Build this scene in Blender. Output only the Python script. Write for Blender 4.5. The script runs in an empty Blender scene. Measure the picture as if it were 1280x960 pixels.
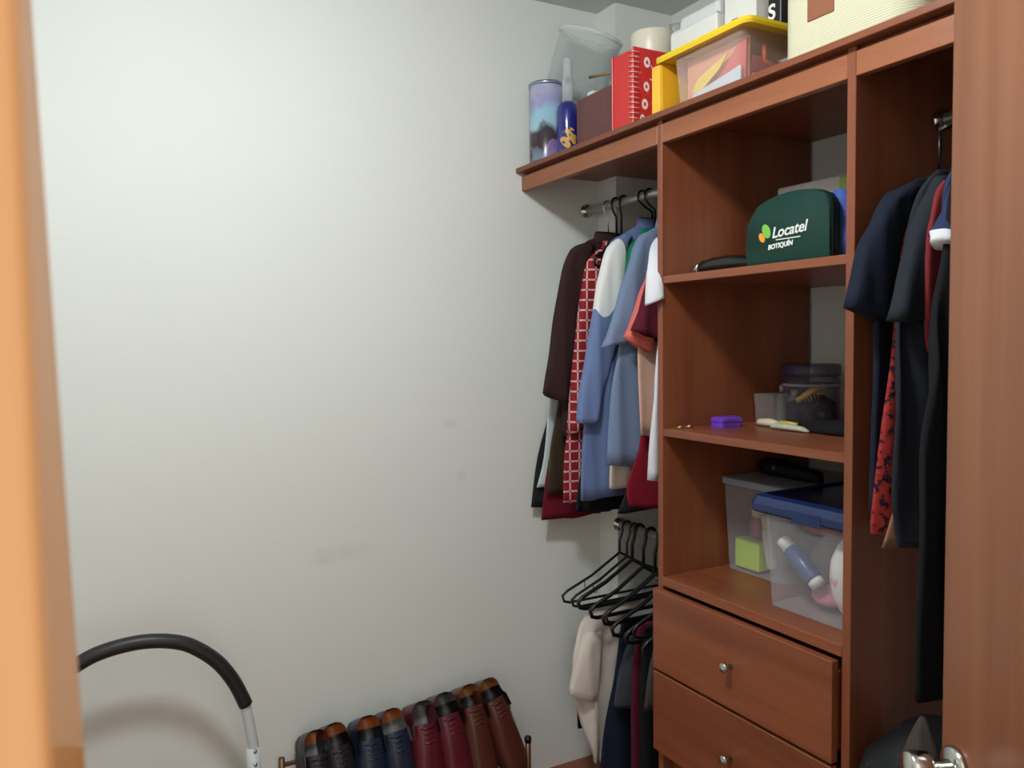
import bpy, bmesh, math, random
from mathutils import Vector, Matrix
random.seed(7)
scene = bpy.context.scene
COL = scene.collection

# ------------------------------------------------------------ camera, light, exposure
cam_d = bpy.data.cameras.new('camera')
cam = bpy.data.objects.new('camera', cam_d); COL.objects.link(cam)
cam_d.sensor_width = 36.0
cam_d.lens = 36.0 * 1010.28 / 1280.0
cam_d.clip_start = 0.01
YAW, PITCH, ROLL = math.radians(28.594), math.radians(2.976), math.radians(-0.664)
fwd = Vector((math.sin(YAW)*math.cos(PITCH), math.cos(YAW)*math.cos(PITCH), -math.sin(PITCH)))
rgt = Vector((math.cos(YAW), -math.sin(YAW), 0)); upv = rgt.cross(fwd)
r2 = rgt*math.cos(ROLL) + upv*math.sin(ROLL); u2 = -rgt*math.sin(ROLL) + upv*math.cos(ROLL)
m = Matrix((r2, u2, -fwd)).transposed().to_4x4(); m.translation = (0, 0, 1.3818)
cam.matrix_world = m
cam_d.dof.use_dof = True; cam_d.dof.focus_distance = 2.0; cam_d.dof.aperture_fstop = 10.0
scene.camera = cam

world = bpy.data.worlds.new('world'); scene.world = world; world.use_nodes = True
bg = world.node_tree.nodes['Background']
bg.inputs[0].default_value = (1.0, 0.93, 0.84, 1); bg.inputs[1].default_value = 1.3

LAMP_STRENGTH = 116.0      # glowing glass dome of the ceiling lamp, built with the room

vs = scene.view_settings
vs.view_transform = 'Standard'; vs.look = 'None'; vs.exposure = 0.25; vs.gamma = 1.0; vs.use_curve_mapping = False

# ------------------------------------------------------------ helpers
def wloc(p):
    v = Vector((0, 0, 0))
    while p is not None:
        v += p.location; p = p.parent
    return v

def mesh(name, verts, faces, mat, parent=None, smooth=False, local=False):
    o0 = Vector((0, 0, 0)) if local else wloc(parent)
    me = bpy.data.meshes.new(name)
    me.from_pydata([tuple(Vector(v) - o0) for v in verts], [], faces)
    bm = bmesh.new(); bm.from_mesh(me)
    bmesh.ops.recalc_face_normals(bm, faces=bm.faces)
    bm.to_mesh(me); bm.free()
    if smooth:
        for p in me.polygons: p.use_smooth = True
    me.materials.append(mat)
    o = bpy.data.objects.new(name, me); COL.objects.link(o)
    o.parent = parent
    return o

def thing(name, label, cat, loc=(0, 0, 0), group=None):
    o = bpy.data.objects.new(name, None); COL.objects.link(o)
    o.location = loc; o.empty_display_size = 0.05
    o['label'] = label; o['category'] = cat
    if group: o['group'] = group
    return o

def tag(o, label, cat, group=None):
    o['label'] = label; o['category'] = cat
    if group: o['group'] = group
    return o

def struct(o): o['kind'] = 'structure'; return o

def box(name, x0, x1, y0, y1, z0, z1, mat, parent=None, bev=0.0, seg=2, local=False):
    bm = bmesh.new(); bmesh.ops.create_cube(bm, size=1)
    for v in bm.verts:
        v.co = Vector(((x0+x1)/2 + v.co.x*(x1-x0), (y0+y1)/2 + v.co.y*(y1-y0), (z0+z1)/2 + v.co.z*(z1-z0)))
    if bev:
        bmesh.ops.bevel(bm, geom=bm.edges[:], offset=bev, segments=seg, profile=0.5, affect='EDGES')
    bm.verts.index_update()
    vs_ = [v.co.copy() for v in bm.verts]; fs = [[v.index for v in f.verts] for f in bm.faces]; bm.free()
    return mesh(name, vs_, fs, mat, parent, False, local)

def prism(name, pts, z0, z1, mat, parent=None):
    """vertical prism over a plan polygon; a point may carry its own x shift at the top"""
    n = len(pts)
    v = [(p[0], p[1], z0) for p in pts] + [(p[0] + (p[2] if len(p) > 2 else 0), p[1], z1) for p in pts]
    f = [list(range(n)), list(range(n, 2*n))] + [[i, (i+1) % n, n+(i+1) % n, n+i] for i in range(n)]
    return mesh(name, v, f, mat, parent)

def prism_x(name, pts, x0, x1, mat, parent=None, bev=0.0, seg=3):
    """extrude a (y,z) outline along x"""
    bm = bmesh.new()
    a = [bm.verts.new((x0, p[0], p[1])) for p in pts]; b = [bm.verts.new((x1, p[0], p[1])) for p in pts]
    n = len(pts)
    fa = bm.faces.new(a); fb = bm.faces.new(b)
    for i in range(n): bm.faces.new((a[i], a[(i+1) % n], b[(i+1) % n], b[i]))
    if bev:
        ed = list(fa.edges) + list(fb.edges)
        bmesh.ops.bevel(bm, geom=ed, offset=bev, segments=seg, profile=0.5, affect='EDGES')
    bm.verts.index_update()
    v = [q.co.copy() for q in bm.verts]; f = [[q.index for q in k.verts] for k in bm.faces]; bm.free()
    return mesh(name, v, f, mat, parent, smooth=bool(bev))

def loft(name, rings, mat, parent=None, smooth=True, cap=True, local=False):
    n = len(rings[0]); v = [p for r in rings for p in r]; f = []
    for i in range(len(rings)-1):
        for j in range(n):
            f.append((i*n+j, i*n+(j+1) % n, (i+1)*n+(j+1) % n, (i+1)*n+j))
    if cap:
        f.append(list(range(n))); f.append(list(range((len(rings)-1)*n, len(rings)*n)))
    return mesh(name, v, f, mat, parent, smooth, local)

def lathe(name, prof, mat, parent=None, centre=(0, 0, 0), axis=(0, 0, 1), n=28, cap=True, smooth=True, local=False):
    q = Vector((0, 0, 1)).rotation_difference(Vector(axis).normalized()).to_matrix(); c = Vector(centre)
    rings = [[c + q @ Vector((r*math.cos(2*math.pi*k/n), r*math.sin(2*math.pi*k/n), h)) for k in range(n)] for r, h in prof]
    return loft(name, rings, mat, parent, smooth, cap, local)

def tube(name, pts, r, mat, parent=None, n=10, closed=False, local=False):
    P = [Vector(p) for p in pts]; N = len(P); rings = []; nrm = None
    for i in range(N):
        if closed: t = P[(i+1) % N] - P[i-1]
        else: t = P[min(i+1, N-1)] - P[max(i-1, 0)]
        t.normalize()
        if nrm is None:
            nrm = t.cross(Vector((0, 0, 1)))
            if nrm.length < 0.1: nrm = t.cross(Vector((0, 1, 0)))
        nrm = (nrm - t*nrm.dot(t)).normalized(); b = t.cross(nrm)
        rr = r[i] if isinstance(r, (list, tuple)) else r
        rings.append([P[i] + (nrm*math.cos(2*math.pi*k/n) + b*math.sin(2*math.pi*k/n))*rr for k in range(n)])
    if closed: rings.append(rings[0])
    return loft(name, rings, mat, parent, True, not closed, local)

def spline(pts, k=6):
    P = [Vector(p) for p in pts]; P = [P[0]] + P + [P[-1]]; o = []
    for i in range(1, len(P)-2):
        a, b, c, d = P[i-1], P[i], P[i+1], P[i+2]
        for j in range(k):
            t = j/k
            o.append(0.5*((2*b) + (c-a)*t + (2*a-5*b+4*c-d)*t*t + (3*b-a-3*c+d)*t**3))
    o.append(P[-2]); return o

def rrect(cx, cy, hx, hy, r, z, k=5):
    out = []
    for sx, sy, a0 in ((1, 1, 0), (-1, 1, 90), (-1, -1, 180), (1, -1, 270)):
        for j in range(k+1):
            a = math.radians(a0 + 90*j/k)
            out.append(Vector((cx + sx*(hx-r) + r*math.cos(a), cy + sy*(hy-r) + r*math.sin(a), z)))
    return out

# ------------------------------------------------------------ materials
def lin(c): return tuple(((x/255)/12.92 if x/255 <= .04045 else ((x/255+.055)/1.055)**2.4) for x in c) + (1,)

def mat_new(name):
    m_ = bpy.data.materials.new(name); m_.use_nodes = True
    return m_, m_.node_tree, m_.node_tree.nodes['Principled BSDF']

def N(t, kind, **kw):
    n = t.nodes.new(kind)
    for k, v in kw.items():
        if k.startswith('i_'): n.inputs[k[2:].replace('_', ' ')].default_value = v
        else: setattr(n, k, v)
    return n

def math_n(t, op, a, b=None):
    n = t.nodes.new('ShaderNodeMath'); n.operation = op
    for i, x in enumerate((a, b)):
        if x is None: continue
        if isinstance(x, (int, float)): n.inputs[i].default_value = x
        else: t.links.new(x, n.inputs[i])
    return n.outputs[0]

def mixc(t, fac, a, b):
    n = t.nodes.new('ShaderNodeMix'); n.data_type = 'RGBA'
    for i, x in ((0, fac), (6, a), (7, b)):
        if isinstance(x, (int, float, tuple)): n.inputs[i].default_value = x
        else: t.links.new(x, n.inputs[i])
    return n.outputs[2]

def coord(t, scale=(1, 1, 1), loc=(0, 0, 0)):
    tc = t.nodes.new('ShaderNodeTexCoord'); mp = t.nodes.new('ShaderNodeMapping')
    mp.inputs['Scale'].default_value = scale; mp.inputs['Location'].default_value = loc
    t.links.new(tc.outputs['Object'], mp.inputs[0]); return mp.outputs[0]

def ramp(t, fac, stops):
    r = t.nodes.new('ShaderNodeValToRGB'); t.links.new(fac, r.inputs[0])
    e = r.color_ramp.elements
    while len(e) < len(stops): e.new(0.5)
    for q, (p, c) in zip(e, stops): q.position = p; q.color = c
    return r.outputs[0]

def bump(t, b, h, strength=0.2, dist=0.002):
    n = t.nodes.new('ShaderNodeBump'); n.inputs['Strength'].default_value = strength; n.inputs['Distance'].default_value = dist
    t.links.new(h, n.inputs['Height']); t.links.new(n.outputs[0], b.inputs['Normal'])

def plain(name, c, rough=0.5, metal=0.0, spec=0.5):
    m_, t, b = mat_new(name)
    nz = N(t, 'ShaderNodeTexNoise', i_Scale=30.0, i_Detail=2.0); t.links.new(coord(t), nz.inputs['Vector'])
    L = lin(c); d = tuple(x*0.9 for x in L[:3]) + (1,)
    t.links.new(mixc(t, nz.outputs[0], d, L), b.inputs['Base Color'])
    b.inputs['Roughness'].default_value = rough; b.inputs['Metallic'].default_value = metal
    b.inputs['Specular IOR Level'].default_value = spec
    return m_

def wood(name, c1, c2, axis, rough=0.36):
    m_, t, b = mat_new(name)
    s = [26.0, 26.0, 26.0]; s['xyz'.index(axis)] = 1.3
    n1 = N(t, 'ShaderNodeTexNoise', i_Scale=1.0, i_Detail=5.0, i_Roughness=0.6); t.links.new(coord(t, tuple(s)), n1.inputs['Vector'])
    s2 = [5.0, 5.0, 5.0]; s2['xyz'.index(axis)] = 0.5
    n2 = N(t, 'ShaderNodeTexNoise', i_Scale=1.0, i_Detail=3.0); t.links.new(coord(t, tuple(s2), (3, 1, 2)), n2.inputs['Vector'])
    f = math_n(t, 'ADD', math_n(t, 'MULTIPLY', n1.outputs[0], .55), math_n(t, 'MULTIPLY', n2.outputs[0], .45))
    t.links.new(ramp(t, f, [(0.3, lin(c1)), (0.7, lin(c2))]), b.inputs['Base Color'])
    b.inputs['Roughness'].default_value = rough
    return m_

def fabric(name, c, rough=0.9, weave=600):
    m_, t, b = mat_new(name)
    nz = N(t, 'ShaderNodeTexNoise', i_Scale=9.0, i_Detail=4.0); t.links.new(coord(t), nz.inputs['Vector'])
    L = lin(c); d = tuple(x*0.78 for x in L[:3]) + (1,)
    t.links.new(mixc(t, nz.outputs[0], d, L), b.inputs['Base Color'])
    b.inputs['Roughness'].default_value = rough; b.inputs['Specular IOR Level'].default_value = 0.2
    w = N(t, 'ShaderNodeTexNoise', i_Scale=float(weave), i_Detail=1.0); t.links.new(coord(t), w.inputs['Vector'])
    w2 = N(t, 'ShaderNodeTexNoise', i_Scale=22.0, i_Detail=3.0); t.links.new(coord(t, (1, 1, .35)), w2.inputs['Vector'])
    bump(t, b, math_n(t, 'ADD', math_n(t, 'MULTIPLY', w.outputs[0], .12), w2.outputs[0]), 0.5, 0.004)
    return m_

def clear(name, c, opacity=0.25, rough=0.12, gloss=True):
    """thin clear plastic: see-through with a coloured, glossy film"""
    m_, t, b = mat_new(name)
    b.inputs['Base Color'].default_value = lin(c); b.inputs['Roughness'].default_value = rough
    tr = t.nodes.new('ShaderNodeBsdfTransparent'); tr.inputs[0].default_value = (0.95, 0.96, 0.96, 1)
    lw = t.nodes.new('ShaderNodeLayerWeight'); lw.inputs[0].default_value = 0.25
    fac = math_n(t, 'ADD', math_n(t, 'MULTIPLY', lw.outputs['Facing'], 0.45 if gloss else 0.1), opacity)
    mx = t.nodes.new('ShaderNodeMixShader'); t.links.new(fac, mx.inputs[0])
    t.links.new(tr.outputs[0], mx.inputs[1]); t.links.new(b.outputs[0], mx.inputs[2])
    t.links.new(mx.outputs[0], t.nodes['Material Output'].inputs[0])
    return m_

CH1, CH2 = (106, 55, 33), (148, 85, 55)
W_Z = wood('cherry_laminate_upright', CH1, CH2, 'z')
W_Y = wood('cherry_laminate_across', CH1, CH2, 'y')
W_LIT = wood('cherry_laminate_lit_fascia', (130, 75, 47), (170, 104, 69), 'y')  # same cherry laminate in a lighter tone; light on the fascia painted in
W_DOOR = wood('door_veneer', (112, 66, 42), (146, 94, 64), 'z', 0.3)
W_JAMB = wood('jamb_veneer', (186, 134, 84), (210, 160, 110), 'z', 0.04)
CHROME = plain('chrome', (205, 205, 200), 0.18, 1.0)
STEEL = plain('brushed_steel', (190, 190, 185), 0.3, 1.0)
RAILW = plain('rail_metal', (200, 198, 192), 0.35, 0.6)
BLACKP = plain('black_plastic', (16, 16, 18), 0.35)
WHITEP = plain('white_plastic', (222, 222, 216), 0.45)

def wall_mat():
    m_, t, b = mat_new('white_wall_paint')
    n1 = N(t, 'ShaderNodeTexNoise', i_Scale=1.6, i_Detail=3.0); t.links.new(coord(t), n1.inputs['Vector'])
    base = mixc(t, n1.outputs[0], lin((218, 221, 216)), lin((226, 228, 223)))
    tc = t.nodes.new('ShaderNodeTexCoord'); fac = None
    nz = N(t, 'ShaderNodeTexNoise', i_Scale=26.0, i_Detail=4.0); t.links.new(tc.outputs['Object'], nz.inputs['Vector'])
    for (x, z, sx, sz) in ((0.655, 0.798, .11, .028), (0.60, 0.785, .06, .02), (0.985, 1.14, .03, .018), (0.585, 0.81, .02, .012), (1.02, .98, .02, .02)):
        sp = t.nodes.new('ShaderNodeSeparateXYZ'); t.links.new(tc.outputs['Object'], sp.inputs[0])
        dx = math_n(t, 'DIVIDE', math_n(t, 'SUBTRACT', sp.outputs[0], x), sx)
        dz = math_n(t, 'DIVIDE', math_n(t, 'SUBTRACT', sp.outputs[2], z), sz)
        d = math_n(t, 'ADD', math_n(t, 'MULTIPLY', dx, dx), math_n(t, 'MULTIPLY', dz, dz))
        g = math_n(t, 'MAXIMUM', math_n(t, 'SUBTRACT', 1.0, d), 0.0)
        fac = g if fac is None else math_n(t, 'MAXIMUM', fac, g)
    fac = math_n(t, 'MULTIPLY', math_n(t, 'MULTIPLY', fac, nz.outputs[0]), 0.2)
    t.links.new(mixc(t, fac, base, lin((140, 132, 120))), b.inputs['Base Color'])
    b.inputs['Roughness'].default_value = 0.7
    n3 = N(t, 'ShaderNodeTexNoise', i_Scale=90.0, i_Detail=3.0); t.links.new(coord(t), n3.inputs['Vector'])
    bump(t, b, n3.outputs[0], 0.06, 0.002)
    return m_
WALL = wall_mat()
CEIL = plain('ceiling_paint', (214, 216, 212), 0.8)

def floor_mat():
    m_, t, b = mat_new('brown_wood_floor')
    br = t.nodes.new('ShaderNodeTexBrick'); t.links.new(coord(t, (1, 1, 1)), br.inputs['Vector'])
    br.inputs['Color1'].default_value = lin((126, 72, 44)); br.inputs['Color2'].default_value = lin((146, 88, 56)); br.inputs['Mortar'].default_value = lin((60, 34, 22))
    br.inputs['Scale'].default_value = 1.0; br.inputs['Brick Width'].default_value = 1.2; br.inputs['Row Height'].default_value = .13; br.inputs['Mortar Size'].default_value = .003
    n1 = N(t, 'ShaderNodeTexNoise', i_Scale=1.0, i_Detail=5.0); t.links.new(coord(t, (3, 40, 1)), n1.inputs['Vector'])
    t.links.new(mixc(t, math_n(t, 'MULTIPLY', n1.outputs[0], .5), br.outputs[0], lin((96, 50, 30))), b.inputs['Base Color'])
    b.inputs['Roughness'].default_value = 0.4
    return m_

# ------------------------------------------------------------ the closet room
XF, XB, YW, ZC = 1.2367, 1.745, 2.193, 2.43
XL = -0.85
struct(box('floor', XL-.1, XB+.1, -1.2, YW+.1, -.06, 0, floor_mat()))
struct(box('ceiling', XL-.1, XB+.1, -.04, YW+.1, ZC, ZC+.08, CEIL))
struct(box('wall_left', XL-.1, XB+.1, YW, YW+.1, 0, ZC, WALL))             # the long white wall facing the door
struct(box('wall_back', XB, XB+.1, -.04, YW, 0, ZC, WALL))                  # behind the shelving
struct(box('wall_side', XL-.1, XL, .16, YW, 0, ZC, WALL))
struct(box('trim_4', 1.5213, XB, 2.094, YW, 0, ZC, WALL))                   # square column in the corner
struct(prism('wall_front', [(XL, .16), (-.125, .16), (-.125, .32), (XL, .32)], 0, ZC, WALL))
struct(prism('wall_right', [(.672, -.04), (XB, -.04), (XB, .10), (.672, .10)], 0, ZC, WALL))
struct(prism('wall_lintel', [(-.125, .16), (.672, -.04), (.672, .10), (-.125, .32)], 2.08, ZC, WALL))
# door jamb at the left of the doorway
jx = lambda z: -.0015 + (1.269 - z)*.026
j = mesh('trim_1', [(-.125, .16, 0), (-.0055, .16, 0), (jx(0), .32, 0), (-.125, .32, 0), (-.125, .16, 2.08), (-.0055, .16, 2.08), (jx(2.08), .32, 2.08), (-.125, .32, 2.08)],
     [(0, 1, 2, 3), (4, 5, 6, 7), (0, 1, 5, 4), (1, 2, 6, 5), (2, 3, 7, 6), (3, 0, 4, 7)], W_JAMB)
bv = j.modifiers.new('edge', 'BEVEL'); bv.width = .003; bv.segments = 3
struct(j)
struct(prism('trim_2', [(.64, -.04), (.672, -.04), (.672, .10), (.64, .10)], 0, 2.08, W_JAMB))
struct(prism('trim_3', [(-.0055, .16), (.64, -.04), (.64, .10), (0.02, .315)], 2.05, 2.08, W_JAMB))

# open door: hinged at the right, its knob by the free edge
d_dir = Vector((.28, .514, 0)).normalized(); d_nrm = Vector((-d_dir.y, d_dir.x, 0))
E0 = Vector((.9665, .629, 0)); H0 = E0 - d_dir*.585
door = bpy.data.objects.new('door_1', None); COL.objects.link(door); struct(door); door.location = (H0.x, H0.y, 0)
pts = [H0, E0, E0 - d_nrm*.038, H0 - d_nrm*.038]
dl = prism('door_leaf', [(p.x, p.y) for p in pts], .01, 2.05, W_DOOR, door)
bv = dl.modifiers.new('edge', 'BEVEL'); bv.width = .002; bv.segments = 2
for s in (1, -1):
    kc = E0 - d_dir*.036 + Vector((0, 0, .846)) + (Vector((0, 0, 0)) if s > 0 else -d_nrm*.038)
    ro = lathe('rosette', [(.0, 0), (.027, 0), (.027, .005), (.023, .009), (.0, .009)], CHROME, door, kc, d_nrm*s)
    lathe('knob', [(.0, .008), (.011, .008), (.010, .028), (.014, .032), (.0205, .036), (.0215, .046), (.0215, .058), (.019, .062), (.0, .062)], CHROME, ro, kc, d_nrm*s)

# ceiling lamp inside the closet
lp = thing('ceiling_lamp', 'round white flush lamp on the closet ceiling', 'lamp', (0.30, 1.0, ZC))
lathe('base', [(.0, 0), (.15, 0), (.15, -.03), (.0, -.03)], WHITEP, lp, (0.30, 1.0, ZC))
em, t_, b_ = mat_new('lamp_diffuser'); b_.inputs['Emission Color'].default_value = (.92, .98, 1.0, 1); b_.inputs['Emission Strength'].default_value = LAMP_STRENGTH
lathe('diffuser', [(.0, -.03), (.12, -.03), (.117, -.06), (.10, -.09), (.065, -.112), (.03, -.12), (.001, -.122)], em, lp, (0.30, 1.0, ZC))

# ------------------------------------------------------------ shelving unit
Y1, Y1i, Y2, Y2r, YE = 1.537, 1.519, 1.0023, .984, .30
XBK = 1.7367
cl = thing('closet_unit', 'cherry wood closet unit with open shelves, drawers and hanging bays', 'closet', (XF, YE, 0))
def part(name, *a, mat=W_Y, bev=.0012): return box(name, *a, mat, cl, bev, 1)
part('side_panel', XF, XBK, Y1i, Y1, 0, 1.898, mat=W_Z)
part('side_panel', XF, XBK, Y2r, Y2, 0, 1.898, mat=W_Z)
part('side_panel', XF, XBK, YE-.018, YE, 0, 1.898, mat=W_Z)
part('top_board', 1.2165, XBK, YE-.018, YW-.001, 1.898, 1.912)
part('shadow_rail', XF+.012, XF+.03, YE, YW-.001, 1.886, 1.898)
for a, b in ((Y1, YW-.001), (Y2, Y1i), (YE, Y2r)):
    part('fascia', XF, XF+.018, a, b, 1.845, 1.889, mat=W_LIT)
for z in (1.5336, 1.1703):
    part('shelf', XF+.002, XBK, Y2, Y1i, z-.018, z)
part('shelf', XF-.001, XBK, Y2, Y1i, .790, .812)
part('shelf', XF+.02, XBK, Y2, Y1i, .06, .078)
part('plinth', XF+.05, XF+.068, Y2, Y1i, 0, .06)
part('drawer_rail', XF+.03, XF+.045, Y2, Y1i, .078, .385, mat=W_Z)
for (z0, z1) in ((.588, .783), (.386, .581)):
    d = box('drawer', 1.217, 1.2355, 1.008, 1.533, z0, z1, W_Y, cl, .0015, 1)
    zk = (z0+z1)/2 - .002
    lathe('knob', [(.0, 0), (.0055, 0), (.0045, .010), (.0105, .018), (.011, .023), (.009, .025), (.0, .025)], STEEL, d, (1.217, 1.268, zk), (-1, 0, 0), 18)
    box('drawer_body', 1.2355, 1.68, 1.02, 1.505, z0+.015, z1-.03, W_Y, d)
def rail(x, ya, yb, z, r=.0125, m=RAILW):
    t = tube('clothes_rail', [(x, ya, z), (x, yb, z)], r, m, cl, 16)
    for y, s in ((ya, 1), (yb, -1)):
        lathe('rail_bracket', [(.0, 0), (.022, 0), (.022, .004), (.017, .006), (.017, .014), (.0, .014)], CHROME, t, (x, y, z), (0, s, 0), 20)
rail(1.475, Y1+.0005, YW-.0005, 1.80)
rail(1.525, Y1+.0005, 2.0935, .795)
rail(1.475, YE+.0005, Y2r-.0005, 1.795)

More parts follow.
